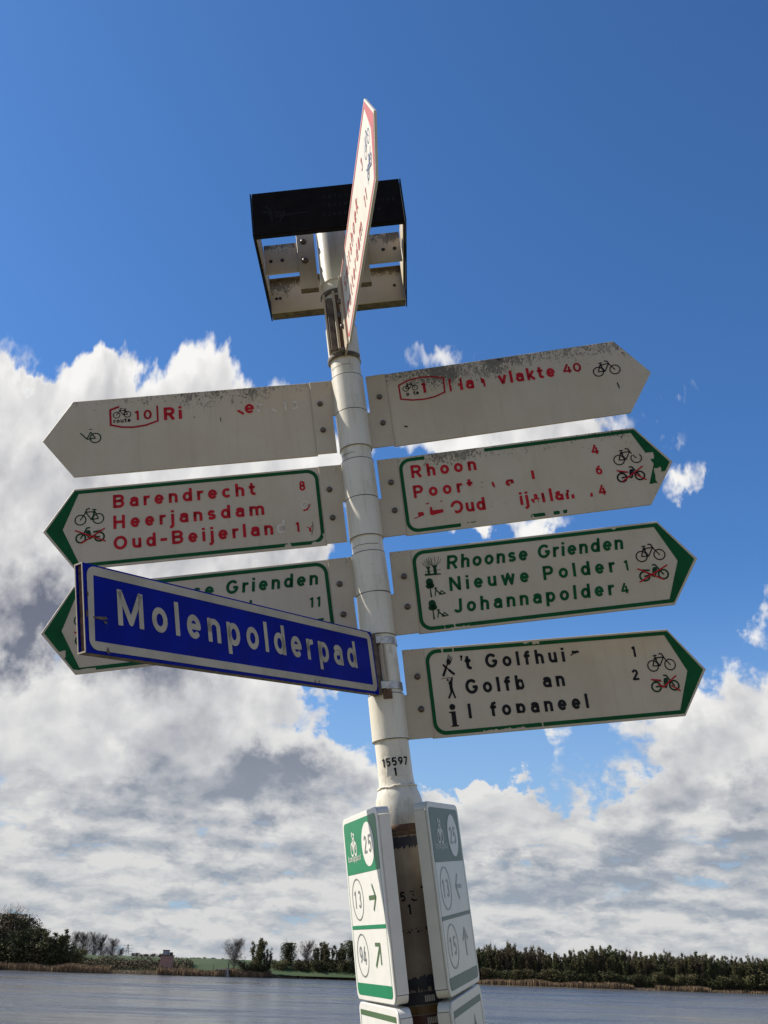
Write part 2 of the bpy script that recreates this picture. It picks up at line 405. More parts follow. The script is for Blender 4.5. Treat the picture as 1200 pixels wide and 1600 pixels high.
# ---------------------------------------------------------------- the lettering (strokes in units of the capital height)
def arc(cx, cy, rx, ry, a0, a1, n=14):
    return [(cx + rx * math.cos(R(a0 + (a1 - a0) * i / n)), cy + ry * math.sin(R(a0 + (a1 - a0) * i / n))) for i in range(n + 1)]
def glyph(ch, h):
    X = .73; T = 1 - h
    V = lambda x, a, b: [(x, a), (x, b)]
    o = lambda cx, w_: arc(cx, X / 2, w_ / 2 - h, X / 2 - h, 0, 360, 26)
    arch = lambda x0, x1: arc((x0 + x1) / 2, X - .27, (x1 - x0) / 2, .27 - h, 180, 0) + [(x1, 0)]
    ry = (X - 2 * h) / 4
    G = {
     'a': (.56, [arc(.29, X - .22, .27 - h, .22 - h, 160, 0) + [(.56 - h, 0)], [(.56 - h, .44), (.27, .44)] + arc(.25, (.44 + h) / 2, .25 - h, (.44 - h) / 2, 90, 270) + [(.33, h), (.56 - h, .20)]]),
     'b': (.60, [V(h, 0, 1), o(.31, .58)]), 'd': (.60, [V(.60 - h, 0, 1), o(.29, .58)]),
     'c': (.54, [arc(.30, X / 2, .30 - h, X / 2 - h, 48, 312, 22)]),
     'e': (.58, [[(h, X / 2), (.58 - h, X / 2)] + arc(.29, X / 2, .29 - h, X / 2 - h, 0, 318, 24)]),
     'f': (.40, [[(.16, 0), (.16, .78)] + arc(.35, .78, .19, T - .78, 180, 95, 8), [(0, X - h), (.38, X - h)]]),
     'g': (.58, [o(.29, .58), [(.58 - h, X), (.58 - h, -.04)] + arc(.30, -.04, .28 - h, .26 - h, 0, -150, 12)]),
     'h': (.56, [V(h, 0, 1), [(h, .3)] + arch(h, .56 - h)]), 'n': (.56, [V(h, 0, X), [(h, .3)] + arch(h, .56 - h)]),
     'm': (.92, [V(h, 0, X), [(h, .3)] + arch(h, .46), [(.46, .3)] + arch(.46, .92 - h)]),
     'i': (2 * h, [V(h, 0, X), V(h, .83, 1.0)]), 'l': (2 * h, [V(h, 0, 1)]),
     'j': (.24, [[(.24 - h, X), (.24 - h, -.08)] + arc(.24 - h - .15, -.08, .15, .17, 0, -85, 8), V(.24 - h, .83, 1.0)]),
     'k': (.54, [V(h, 0, 1), [(h, .22), (.48, X)], [(.20, .40), (.50, 0)]]),
     'o': (.60, [o(.30, .60)]), 'p': (.60, [V(h, -.27, X), o(.31, .58)]),
     'r': (.38, [V(h, 0, X), [(h, .3)] + arc(.33, X - .27, .33 - h, .27 - h, 180, 82, 8)]),
     's': (.52, [arc(.26, X - h - ry, .25 - h, ry, 30, 270, 14) + arc(.26, h + ry, .26 - h, ry, 90, -150, 14)]),
     't': (.40, [[(.17, .94), (.17, .24)] + arc(.33, .24, .16, .24 - h, 180, 275, 8), [(0, X - h), (.38, X - h)]]),
     'u': (.56, [[(h, X)] + arc(.28, .27, .28 - h, .27 - h, 180, 360) , V(.56 - h, 0, X)]),
     'v': (.58, [[(h * .8, X), (.29, .02)], [(.29, .02), (.58 - h * .8, X)]]),
     'w': (.88, [[(h * .8, X), (.24, .03), (.44, X), (.64, .03), (.88 - h * .8, X)]]),
     'A': (.7, [[(h, 0), (.35, 1), (.7 - h, 0)], [(.15, .3), (.55, .3)]]),
     'C': (.68, [arc(.37, .5, .37 - h, .5 - h, 45, 315, 26)]),
     'B': (.64, [V(h, 0, 1), [(h, T), (.34, T)] + arc(.34, (T + .52) / 2, .27 - h + .02, (T - .52) / 2, 90, -90, 10) + [(h, .52)], [(.34, .52), (.36, .52)] + arc(.36, (h + .52) / 2, .28 - h, (.52 - h) / 2, 90, -90, 10) + [(h, h)]]),
     'P': (.62, [V(h, 0, 1), [(h, T), (.34, T)] + arc(.34, (T + .44) / 2, .28 - h, (T - .44) / 2, 90, -90, 12) + [(h, .44)]]),
     'R': (.66, [V(h, 0, 1), [(h, T), (.36, T)] + arc(.36, (T + .46) / 2, .28 - h, (T - .46) / 2, 90, -90, 12) + [(h, .46)], [(.33, .46), (.66 - h, 0)]]),
     'G': (.72, [arc(.37, .5, .37 - h, .5 - h, 42, 350, 26) + [(.72 - h, .46), (.42, .46)]]),
     'H': (.66, [V(h, 0, 1), V(.66 - h, 0, 1), [(h, .5), (.66 - h, .5)]]), 'I': (2 * h, [V(h, 0, 1)]),
     'J': (.52, [[(.52 - h, 1), (.52 - h, .26)] + arc(.27, .26, .25 - h, .26 - h, 0, -160, 12)]),
     'M': (.84, [V(h, 0, 1), V(.84 - h, 0, 1), [(h, .96), (.42, .12), (.84 - h, .96)]]),
     'N': (.68, [V(h, 0, 1), V(.68 - h, 0, 1), [(h, .95), (.68 - h, .05)]]),
     'O': (.76, [arc(.38, .5, .38 - h, .5 - h, 0, 360, 30)]),
     'S': (.62, [arc(.31, T - (1 - 2 * h) / 4, .30 - h, (1 - 2 * h) / 4, 30, 270, 16) + arc(.31, h + (1 - 2 * h) / 4, .31 - h, (1 - 2 * h) / 4, 90, -150, 16)]),
     '0': (.66, [arc(.33, .5, .33 - h, .5 - h, 0, 360, 28)]), '1': (.30, [V(.30 - h, 0, 1), [(.0, .80), (.30 - h, .90)]]),
     '2': (.62, [arc(.31, T - .22, .29 - h, .22, 165, -25, 12) + [(h, h), (.62, h)]]),
     '3': (.58, [arc(.27, T - .20, .27 - h, .20, 150, -80, 12), arc(.27, h + .23, .29 - h, .23, 85, -150, 12)]),
     '4': (.68, [[(.68, .26), (h, .26), (.44, 1.0)], V(.50, 0, .72)]),
     '5': (.60, [[(.54, T), (.12, T), (.09, .52)] + arc(.29, .34, .29 - h, .34 - h, 130, -145, 16)]),
     '6': (.60, [arc(.30, .33, .30 - h, .33 - h, 0, 360, 20), arc(.62, .38, .62 - h, .60 - h, 178, 112, 10)]),
     '7': (.56, [[(0, T), (.56 - h, T), (.20, 0)]]),
     '8': (.58, [arc(.29, T - .20, .26 - h, .21, 0, 360, 20), arc(.29, h + .22, .29 - h, .23, 0, 360, 20)]),
     '9': (.60, [arc(.30, .67, .30 - h, .33 - h, 0, 360, 20), arc(-.02, .62, .62 - h, .60 - h, -2, -68, 10)]),
     '-': (.40, [[(0, .42), (.40, .42)]]), "'": (.16, [V(.08, .74, 1.0)]), ' ': (.28, []), '.': (.16, [V(.08, 0, .17)]),
    }
    return G[ch]
class Print:
    """collects one colour of print on one surface; x,z in mm, y is how far it stands off the face"""
    def __init__(s, step=1.0, er=None): s.v = []; s.f = []; s.st = step; s.er = er
    def field(s, fn, x0, x1, z0, z1, st=None):
        v, f = march(fn, x0, x1, z0, z1, st or s.st, s.er); b = len(s.v); s.v += v; s.f += [tuple(i + b for i in q) for q in f]; return s
    def stroke(s, pts, hw, f0=False, f1=False):
        xs = [p[0] for p in pts]; zs = [p[1] for p in pts]; m_ = hw + s.st
        return s.field(lambda x, z: sd_stroke(pts, hw, x, z, f0, f1), min(xs) - m_, max(xs) + m_, min(zs) - m_, max(zs) + m_)
    def poly(s, pts):
        xs = [p[0] for p in pts]; zs = [p[1] for p in pts]
        return s.field(lambda x, z: sd_poly(pts, x, z), min(xs) - s.st, max(xs) + s.st, min(zs) - s.st, max(zs) + s.st)
    def disc(s, cx, cz, rx, rz=None):
        rz = rz or rx; return s.field(lambda x, z: sd_ell(cx, cz, rx, rz, x, z), cx - rx - s.st, cx + rx + s.st, cz - rz - s.st, cz + rz + s.st)
    def ring(s, cx, cz, r, hw, rz=None):
        rz = rz or r; return s.field(lambda x, z: np.abs(sd_ell(cx, cz, r, rz, x, z)) - hw, cx - r - hw - s.st, cx + r + hw + s.st, cz - rz - hw - s.st, cz + rz + hw + s.st)
    def text(s, txt, x0, x1, z0, cap, weight=.165, slant=0.0, wx=1.0):
        h = weight / 2; gl = [glyph(c, h) for c in txt]; gl = [(g[0] * 1.13, [[(px * 1.13, pz) for px, pz in st] for st in g[1]]) if c.isupper() else g for g, c in zip(gl, txt)]; tot = sum(g[0] for g in gl) * cap * wx
        gap = (x1 - x0 - tot) / max(len(txt) - 1, 1); x = x0
        for g in gl:
            for st in g[1]:
                pts = [(x + px * cap * wx + slant * pz * cap, z0 + pz * cap) for px, pz in st]; s.stroke(pts, h * cap, True, True)
            x += g[0] * cap * wx + gap
        return s
    def build(s, name, mt, parent, y=-0.0008, bend=None):
        if not s.f: return None
        vs = [(a * .001, y, b * .001) for a, b in s.v] if bend is None else [bend(a, b) for a, b in s.v]
        return mesh_obj(name, vs, s.f, mt, parent)
def bike(p, x, z, k=1.0, flip=1, hw=1.3, sp=40.5, r=12.2):
    """side view bicycle, x,z = centre between the hubs"""
    t = lambda pts: [(x + flip * (a - sp / 2) * k, z + b * k) for a, b in pts]
    p.ring(x - sp / 2 * k, z, r * k, hw * k); p.ring(x + sp / 2 * k, z, r * k, hw * k)
    for pts in ([(0, 0), (16, -1), (28.5, 18.5), (7, 18), (0, 0)], [(7, 18), (16, -1)], [(8.5, 22.5), (11, 14)], [(5, 23), (12.5, 23.8)], [(40.5, 0), (31, 14), (26, 25), (21, 27.5), (19.5, 26)], [(26, 26), (27.5, 21)]):
        p.stroke(t(pts), hw * k)
def moped(p, pr, x, z, flip=1, cross=0):
    t = lambda pts: [(x + flip * (a - 21), z + b) for a, b in pts]
    p.ring(x - 21, z, 10.6, 1.9); p.ring(x + 21, z, 10.6, 1.9)
    p.stroke(t([(0, 0), (14, 1), (22, -3), (27, 6), (35, 12)]), 1.8)
    p.poly(t([(18, 3), (25, 4), (31, 14), (28, 19), (21, 18), (19, 10)])); p.stroke(t([(42, 0), (33, 15), (28, 24), (22, 24.5)]), 1.7)
    p.poly(t([(-5, 17), (14, 14.5), (14, 10.5), (-4, 13)]))
    if cross == 0: L = ([(-12, 19), (40, -12)], [(-13, -12), (54, 20)])
    elif cross == 1: L = ([(-8, 19), (16, 12)], [(0, -9), (22, 4), (52, 22)], [(34, 3), (54, -12)])
    else: L = ([(-8, 17), (12, 14)], [(6, 5), (16, -2), (26, 5), (50, 21)], [(36, 0), (53, -13)])
    for q in L: pr.stroke(t(q), 1.6)

# ---------------------------------------------------------------- frames on the post, fitted to the photograph
FR = {
 'L1': ([-0.08655, 2.10623, 6.22136], [0.98681, 0.04229, 0.15628], [-0.15452, -0.0421, 0.98709]),
 'L2': ([-0.05234, 2.11584, 5.99455], [0.98771, 0.03028, 0.15333], [-0.152, -0.04196, 0.98749]),
 'L3': ([-0.01736, 2.12567, 5.76262], [0.98509, 0.04415, 0.16628], [-0.16444, -0.04256, 0.98547]),
 'R1': ([-0.08667, 2.1062, 6.22214], [0.98496, -0.0862, 0.14972], [-0.1537, -0.04146, 0.98725]),
 'R2': ([-0.05246, 2.11581, 5.99533], [0.98738, -0.07424, 0.13987], [-0.14325, -0.0423, 0.98878]),
 'R3': ([-0.01748, 2.12564, 5.76341], [0.98896, -0.07502, 0.12783], [-0.13129, -0.04322, 0.9904]),
 'R4': ([0.0168, 2.13527, 5.53621], [0.98781, 0.07692, 0.13531], [-0.1325, -0.04059, 0.99035]),
 'F5': ([-0.12294, 2.09601, 6.46257], [0.10803, -0.99381, -0.02582], [-0.14903, -0.04187, 0.98795]),
 'B': ([-0.00885, 2.08293, 5.5948], [0.51332, 0.84409, 0.15499], [-0.17036, -0.07678, 0.98239]),
 'PL': ([-0.01022, 2.1239, 5.11046], [0.28381, -0.95884, -0.0085], [-0.13704, -0.04934, 0.98934]),
 'PR': ([0.16431, 2.13049, 5.13748], [0.31161, 0.94366, 0.11136], [-0.14282, -0.06935, 0.98732]),
 'Y0': ([-0.0471, 2.11732, 5.95978], [0.98876, -0.01824, 0.14838], [-0.14903, -0.04187, 0.98795])}
def frame(k, dz=0.0, rot=0.0, dxx=0.0):
    o, x, z = FR[k]; x = Vector(x).normalized(); z = Vector(z); z = (z - x * z.dot(x)).normalized(); y = z.cross(x)
    m_ = Matrix((x, y, z)).transposed().to_4x4(); m_.translation = Vector(o) + z * dz + x * dxx
    return m_ @ Matrix.Rotation(rot, 4, 'Y')

# ================================================================ THE SETTING
def ground_mesh(name, pts, faces, mt): return props(mesh_obj(name, pts, faces, mt), kind='structure')
def water_build(t, b):
    o = t.new('ShaderNodeNewGeometry').outputs['Position']
    x, y, z = t.sep(o)
    n1 = t.noise(t.vmath('MULTIPLY', o, (0.35, 0.9, 1.0)), 1.0, 8.0, 0.68)
    n2 = t.noise(t.vmath('MULTIPLY', o, (0.045, 0.30, 1.0)), 1.0, 5.0, 0.62)
    n3 = t.noise(t.vmath('MULTIPLY', o, (0.008, 0.030, 1.0)), 1.0, 3.0, 0.55)
    n4 = t.noise(t.vmath('MULTIPLY', o, (0.035, 0.11, 1.0)), 1.0, 7.0, 0.66)
    patch = t.math('ADD', t.math('MULTIPLY', n3, 0.5), t.math('MULTIPLY', n4, 0.5))
    hgt = t.math('ADD', n1, t.math('MULTIPLY', n2, 3.2))
    nb = t.new('ShaderNodeBump'); nb.inputs['Distance'].default_value = 0.75
    t.put(nb.inputs['Strength'], t.rng(patch, 0.42, 0.58, 0.10, 1.0)); t.put(nb.inputs['Height'], hgt); t.l.new(nb.outputs[0], b.inputs['Normal'])
    t.l.new(t.mix(t.rng(patch, .56, .44), (0.040, 0.052, 0.076), (0.120, 0.130, 0.138)), b.inputs['Base Color'])
    t.l.new(t.rng(patch, 0.42, 0.58, 0.05, 0.28), b.inputs['Roughness'])
    b.inputs['IOR'].default_value = 1.33
M['water'] = mat('river_water', (0.03, 0.04, 0.05), 0.16, build=water_build)
def grass_build(t, b):
    o = obj_co(t)
    c = t.mix(t.rng(t.noise(o, 0.08, 5.0, 0.6), 0.35, 0.7), (0.020, 0.046, 0.010), (0.034, 0.056, 0.014))
    c = t.mix(t.rng(t.noise(o, 0.9, 5.0, 0.7), 0.5, 0.8, 0, .6), c, (0.060, 0.056, 0.024))
    t.l.new(c, b.inputs['Base Color'])
M['grass'] = mat('grass_field', (0.05, 0.08, 0.02), 0.9, build=grass_build)
cmat('mud', (0.07, 0.055, 0.04), 0.9, scale=2.0, am=.5)

# shoreline points of the far bank read off the photograph
SHORE = [(-2500, 300), (-600, 345), (-200, 372), (-128, 379.5), (-104, 377), (-75, 380), (-55.5, 385.3), (-32, 401), (-4, 405.5), (40, 396.5), (72, 384), (105, 379.5), (136, 375), (260, 360), (700, 300), (2500, 180)]
xs_ = [p[0] for p in SHORE]; ys_ = [p[1] for p in SHORE]
def shore(x): return float(np.interp(x, xs_, ys_))
ground_mesh('river_water', [(-3000, 9, 0), (3000, 9, 0), (3000, 470, 0), (-3000, 470, 0)], [(0, 1, 2, 3)], M['water'])
vs = []; fs = []
gx = sorted(set([-9000, -4000] + xs_ + list(range(-190, 200, 6)) + [4000, 9000])); n = 0
for x in gx:
    s = shore(x)
    vs += [(x, s - 6, -1.0), (x, s + random.uniform(-.4, .4), 0.1), (x, s + 2.5, 0.75), (x, s + 9, 1.0), (x, 480, 1.1), (x, 1500, 1.2), (x, 14000, 1.2)]
for i in range(len(gx) - 1):
    for k in range(6): fs.append((i * 7 + k, (i + 1) * 7 + k, (i + 1) * 7 + k + 1, i * 7 + k + 1))
def shore_build(t, b):
    o = t.new('ShaderNodeNewGeometry').outputs['Position']; x, y, z = t.sep(o)
    g = t.mix(t.rng(t.noise(o, 0.08, 5.0, 0.6), 0.35, 0.7), (0.020, 0.046, 0.010), (0.034, 0.056, 0.014))
    m_ = t.mix(t.rng(t.noise(o, 0.5, 5.0, 0.7), 0.35, 0.7), (0.035, 0.030, 0.020), (0.075, 0.058, 0.036))
    t.l.new(t.mix(t.rng(t.math('ADD', z, t.math('MULTIPLY', t.noise(o, 0.15, 3.0, 0.6), 0.25)), 1.05, 1.2), m_, g), b.inputs['Base Color'])
M['shore'] = mat('muddy_shore', (.05, .05, .03), .9, build=shore_build, spec=.2)
ground_mesh('far_bank', vs, fs, M['shore'])
# near bank the post and the photographer stand on (below the frame)
vs = []; fs = []
for x in (-9000, -60, 60, 9000):
    vs += [(x, -9000, 3.4), (x, 6.0, 3.4), (x, 9.5, 1.6), (x, 13.5, -1.0)]
for i in range(3):
    for k in range(3): fs.append((i * 4 + k, (i + 1) * 4 + k, (i + 1) * 4 + k + 1, i * 4 + k + 1))
ground_mesh('near_bank', vs, fs, M['grass'])
def bounce_path_build(t, b):  # unseen pale strip, added to throw warm sunlight up onto the signs
    o = obj_co(t); n = t.noise(o, 3.0, 6.0, 0.65)
    t.l.new(t.mix(t.rng(n, .35, .7), (0.25, 0.205, 0.145), (0.19, 0.150, 0.105)), b.inputs['Base Color']); bump(t, b, t.noise(o, 60.0, 4.0, .6), .3, .004)
M['bounce_path'] = mat('bounce_path_concrete', (.3, .26, .2), .85, build=bounce_path_build)
vs = []; fs = []
for i, x in enumerate(range(-80, 81, 5)):
    c_ = -1.2 + .0012 * x * x; vs += [(x, c_ - 2.6, 3.405), (x, c_ + 2.4, 3.405)]
for i in range(len(vs) // 2 - 1): fs.append((2 * i, 2 * i + 2, 2 * i + 3, 2 * i + 1))
ground_mesh('unseen_bounce_path', vs, fs, M['bounce_path'])
# dike behind the far bank
vs = []; fs = []; dk = list(range(-600, 120, 12))
for i, x in enumerate(dk):
    f_ = 1.0 if x < 20 else max(0.0, 1 - (x - 20) / 90)
    j = random.uniform(-.12, .12)
    vs += [(x, 402 + j, 0.9), (x, 412, 0.9 + (3.0 + j) * f_), (x, 421, 0.9 + (4.85 + j * .6) * f_), (x, 425, 0.9 + (4.9 + j * .6) * f_), (x, 442, 0.95)]
for i in range(len(dk) - 1):
    for k in range(4): fs.append((i * 5 + k, (i + 1) * 5 + k, (i + 1) * 5 + k + 1, i * 5 + k + 1))
ground_mesh('grass_dike', vs, fs, M['grass'])

# reeds along the waterline
def reed_build(t, b):
    o = t.new('ShaderNodeNewGeometry').outputs['Position']; x, y, z = t.sep(o)
    c = t.mix(t.rng(t.noise(t.vmath('MULTIPLY', o, (0.5, .5, .1)), 1.0, 4.0, 0.6), 0.3, 0.7), (0.23, 0.150, 0.078), (0.13, 0.086, 0.046))
    t.l.new(c, b.inputs['Base Color'])
M['reed'] = mat('dry_reed', (0.25, 0.17, 0.09), 0.85, build=reed_build)
rs = random.Random(3)
def reeds(spans, name):
    vs = []; fs = []
    for (x0, x1, hgt, dens) in spans:
        for _ in range(int((x1 - x0) * dens)):
            x = rs.uniform(x0, x1); y = shore(x) + rs.uniform(-.2, 5.0)
            k = 0.75 + 0.25 * math.sin(x * .35) * math.sin(x * .11 + 1) + rs.uniform(-.12, .12)
            h = hgt * k; lx = rs.uniform(-.25, .25); wd = rs.uniform(.04, .10); a = rs.uniform(0, 3.14)
            cx, sx = math.cos(a) * wd, math.sin(a) * wd; z0 = 0.1 + max(0, y - shore(x)) * .15
            b = len(vs); vs += [(x - cx, y - sx, z0 - .3), (x + cx, y + sx, z0 - .3), (x + cx * .8 + lx, y + sx * .8, z0 + h), (x - cx * .8 + lx, y - sx * .8, z0 + h * .94)]
            fs.append((b, b + 1, b + 2, b + 3))
    return props(mesh_obj(name, vs, fs, M['reed']), 'tan dry reeds standing in a band along the far waterline', 'reeds', kind='stuff')
reeds([(-190, -90, 2.3, 90), (-90, -74, 1.0, 30), (-74, -36, 2.2, 90), (-36, -28, .8, 30), (-28, -12, .9, 25), (-12, 26, 1.8, 60), (26, 92, 2.0, 90), (92, 100, .7, 20), (100, 118, 1.7, 70), (118, 190, .9, 30)], 'reed_bed')

# ---------------------------------------------------------------- trees of the far bank
def leaf_build(c1, c2, c3):
    def f(t, b):
        o = obj_co(t)
        n = t.noise(o, 1.1, 4.0, 0.65)
        c = t.mix(t.rng(n, 0.35, 0.68), c1, c2)
        c = t.mix(t.rng(t.noise(o, 5.0, 2.0, 0.6), 0.55, 0.75, 0, .6), c, c3)
        hs = t.new('ShaderNodeHueSaturation'); t.l.new(c, hs.inputs['Color'])
        t.put(hs.inputs['Value'], t.rng(rnd(t), 0, 1, .75, 1.3, False)); t.put(hs.inputs['Hue'], t.rng(rnd(t), 0, 1, .485, .512, False))
        t.l.new(hs.outputs[0], b.inputs['Base Color'])
    return f
M['leaf_dark'] = mat('leaf_dark', (.03, .04, .015), .8, build=leaf_build((.046, .052, .022), (.078, .078, .032), (.115, .098, .044)), spec=.2)
M['leaf_olive'] = mat('leaf_olive', (.05, .05, .02), .8, build=leaf_build((.060, .060, .026), (.105, .092, .038), (.145, .110, .050)), spec=.2)
M['leaf_rusty'] = mat('leaf_rusty', (.06, .05, .03), .8, build=leaf_build((.062, .050, .030), (.095, .070, .040), (.082, .074, .036)), spec=.2)
M['twig'] = mat('bare_twig', (.08, .065, .06), .9, build=leaf_build((.070, .058, .055), (.095, .075, .068), (.060, .050, .048)), spec=.2)
cmat('bark', (0.075, 0.062, 0.050), .9, scale=6.0, am=.4)
def rvec(r_): 
    while True:
        v = Vector((r_.uniform(-1, 1), r_.uniform(-1, 1), r_.uniform(-1, 1)))
        if .05 < v.length < 1: return v.normalized()
def make_tree(name, H, W, n_leaf, seed, leafmat, form, leaf=.34, twigs=0):
    """form: 'spire' upright poplar or willow of many stems, 'round' broad crown on a trunk, 'bush' crown to the ground"""
    r_ = random.Random(seed); root = empty(name); tr = MB(); tips = []
    nst = {'spire': 6, 'round': 1, 'bush': 8}[form]
    for s_ in range(nst):
        a = r_.uniform(0, 6.28); sp = 0 if nst == 1 else r_.uniform(.05, .32) * W
        bx, by = math.cos(a) * sp * .5, math.sin(a) * sp * .5
        hh = H * (r_.uniform(.76, 1.0) if nst > 1 else .93); pts = []; n_ = 6
        lean = r_.uniform(.4, 1.0) * (W * .32 if nst > 1 else .3)
        for i in range(n_ + 1):
            q = i / n_; pts.append(Vector((bx + math.cos(a) * lean * q + r_.uniform(-.12, .12) * q * 2, by + math.sin(a) * lean * q + r_.uniform(-.12, .12) * q * 2, -.4 + (hh + .4) * q)))
        tr.tube(pts, .20 if nst > 1 else .34, 5, .03)
        z0 = {'spire': .22, 'round': .28, 'bush': .05}[form]
        nb = {'spire': 11, 'round': 46, 'bush': 9}[form]
        for b_ in range(nb):
            q = z0 + (1 - z0) * (b_ + r_.random()) / nb; i = min(int(q * n_), n_ - 1); p0 = pts[i].lerp(pts[i + 1], q * n_ - i)
            if form == 'spire': L = W * .22 * (1.15 - q) + .5; up = 1.7
            elif form == 'round': L = W * .50 * math.sqrt(max(.05, 1 - ((q - .55) / .50) ** 2)); up = .35 + .6 * q
            else: L = W * .42 * (1.1 - q * .7); up = .7
            aa = r_.uniform(0, 6.28); d = Vector((math.cos(aa), math.sin(aa), up)).normalized()
            p1 = p0 + d * L * .55 + Vector((0, 0, -.05 * L)); p2 = p1 + (d + Vector((0, 0, .35))).normalized() * L * .55
            tr.tube([p0, p1, p2], .055, 4, .012)
            for k in range(3): tips.append((p0.lerp(p1, .35 + .3 * k), L * .20 + .28)); 
            tips.append((p2, L * .22 + .3)); tips.append((p1.lerp(p2, .5), L * .22 + .3))
    tr.build('trunk', M['bark'], root)
    vs = []; fs = []
    for _ in range(n_leaf):
        c, rad = tips[r_.randrange(len(tips))]
        p = c + rvec(r_) * rad * r_.random() ** .5 * 1.25
        if p.z < .1: p.z = .1 + r_.random() * .4
        if p.z > H * 1.02: continue
        u = rvec(r_); v_ = u.cross(rvec(r_)).normalized(); s1 = leaf * r_.uniform(.5, 1.2); s2 = s1 * r_.uniform(.5, .9); b = len(vs)
        vs += [p - u * s1, p + v_ * s2, p + u * s1, p - v_ * s2]; fs.append((b, b + 1, b + 2, b + 3))
    for _ in range(twigs):
        c, rad = tips[r_.randrange(len(tips))]; p = c + rvec(r_) * rad * r_.random()
        d = (rvec(r_) * .8 + Vector((0, 0, .75)) + (p - Vector((0, 0, H * .35))).normalized() * .5).normalized(); s_ = d.cross(rvec(r_)).normalized() * .022; L = r_.uniform(.7, 1.7); b = len(vs)
        q = p + d * L
        vs += [p - s_, p + s_, q]; fs.append((b, b + 1, b + 2))
    mesh_obj('crown', vs, fs, leafmat, root)
    return root
protos = {}
def tree_at(kind, x, y, H, z=0.9, label=None, group=None, name=None, wide=1.0):
    if kind not in protos:
        spec = {'spire_a': ('willow_tree', 12, 5.0, 4200, 11, 'leaf_dark', 'spire', .22, 900), 'spire_b': ('willow_tree', 12, 6.0, 4200, 12, 'leaf_olive', 'spire', .22, 900),
                'spire_c': ('willow_tree', 12, 4.6, 3000, 13, 'leaf_rusty', 'spire', .20, 1500), 'spire_d': ('willow_tree', 12, 5.4, 3600, 14, 'leaf_olive', 'spire', .21, 1000),
                'round_a': ('broad_tree', 12, 10, 8000, 15, 'leaf_dark', 'round', .24, 600), 'round_b': ('broad_tree', 12, 12, 9000, 16, 'leaf_rusty', 'round', .22, 2500),
                'bare_a': ('bare_tree', 12, 10, 250, 17, 'twig', 'round', .2, 5200), 'bare_b': ('bare_tree', 12, 8, 150, 18, 'twig', 'round', .2, 4200),
                'bush_a': ('shrub', 6, 7, 3600, 19, 'leaf_dark', 'bush', .22, 300), 'bush_b': ('shrub', 6, 8, 3600, 20, 'leaf_olive', 'bush', .22, 500),
                'far_a': ('distant_tree', 10, 9, 500, 21, 'twig', 'round', .6, 500)}[kind]
        t = make_tree(spec[0], spec[1], spec[2], spec[3], spec[4], M[spec[5]], spec[6], spec[7], spec[8]); protos[kind] = (t, spec[1])
        o = t
    else: o = copy_tree(protos[kind][0])
    k = H / protos[kind][1]
    o.location = (x, y, z); o.rotation_euler = (0, 0, random.uniform(0, 6.28)); o.scale = (k * wide, k * wide, k)
    for q in ('label', 'group'):
        if q in o: del o[q]
    props(o, label, 'shrub' if kind.startswith('bush') else 'tree', group)
    if name: o.name = name
    return o
def px_at(px, py, y):
    d = CX * ((px - 600) / 1550) + CD * ((py - 800) / 1550) + CF; d *= y / d.y; return d.x, d.z + CZ
def tree_px(kind, px, top, y, z=0.9, **kw):
    x, zt = px_at(px, top, y); return tree_at(kind, x, y, zt - z, z, **kw)
random.seed(21)
# left clump
tree_px('round_b', 14, 1429, 396, label='tallest tree of the far bank with a wide rusty crown, at the left edge', wide=1.15)
tree_px('round_a', 40, 1436, 399, label='second tall tree of the left clump, just behind the tallest rusty one', wide=.9)
tree_px('round_a', -34, 1440, 398, label='broad dark tree half cut off by the left edge of the view')
tree_px('round_a', 60, 1452, 392, label='dark tree just right of the tallest rusty tree on the left bank')
tree_px('spire_b', 82, 1453, 390, label='tufted olive tree in the dark clump left of the bare trees', wide=1.3)
tree_px('spire_a', 101, 1453, 390, label='dark upright tree at the right end of the left clump', wide=1.45)
tree_px('spire_a', 70, 1462, 389, label='dark tree between the broad one and the tufted olive one', wide=1.5)
tree_px('spire_d', 94, 1463, 388.5, label='olive tree overlapping the right end of the left clump', wide=1.5)
tree_px('round_a', 28, 1456, 390, label='dark broad tree in front of the tallest rusty tree', wide=.95)
for i, (px, tp, k) in enumerate([(30, 1470, 'bush_a'), (60, 1472, 'bush_b'), (92, 1474, 'bush_a'), (5, 1468, 'bush_b'), (112, 1482, 'bush_b')]):
    tree_px(k, px, tp, 388 + i * .6, label=['dark shrub below the tallest rusty tree', 'olive shrub in front of the left clump, behind the reeds', 'dark shrub between the reeds and the tufted olive tree', 'olive shrub at the left edge of the far bank', 'low olive shrub where the left clump ends at the dike'][i], wide=1.35)
for px, tp, k, w_, lb in [(119, 1460, 'bare_b', .8, 'slim bare tree against the sky beside the left clump'), (133, 1461, 'bare_b', 1.0, 'second bare tree from the left clump, on the dike'), (148, 1463, 'bare_a', .8, 'bare tree with a dense purple brown crown in the middle of its row'),
                       (161, 1466, 'bare_a', .75, 'bare tree with a spreading crown, right of the densest one'), (177, 1470, 'bare_b', 1.0, 'bare tree at the right end of the row, left of the power pylon'), (189, 1484, 'bare_b', 1.0, 'smallest bare tree, between the row and the power pylon')]:
    tree_px(k, px, tp, 428, 1.5, label=lb, wide=w_)
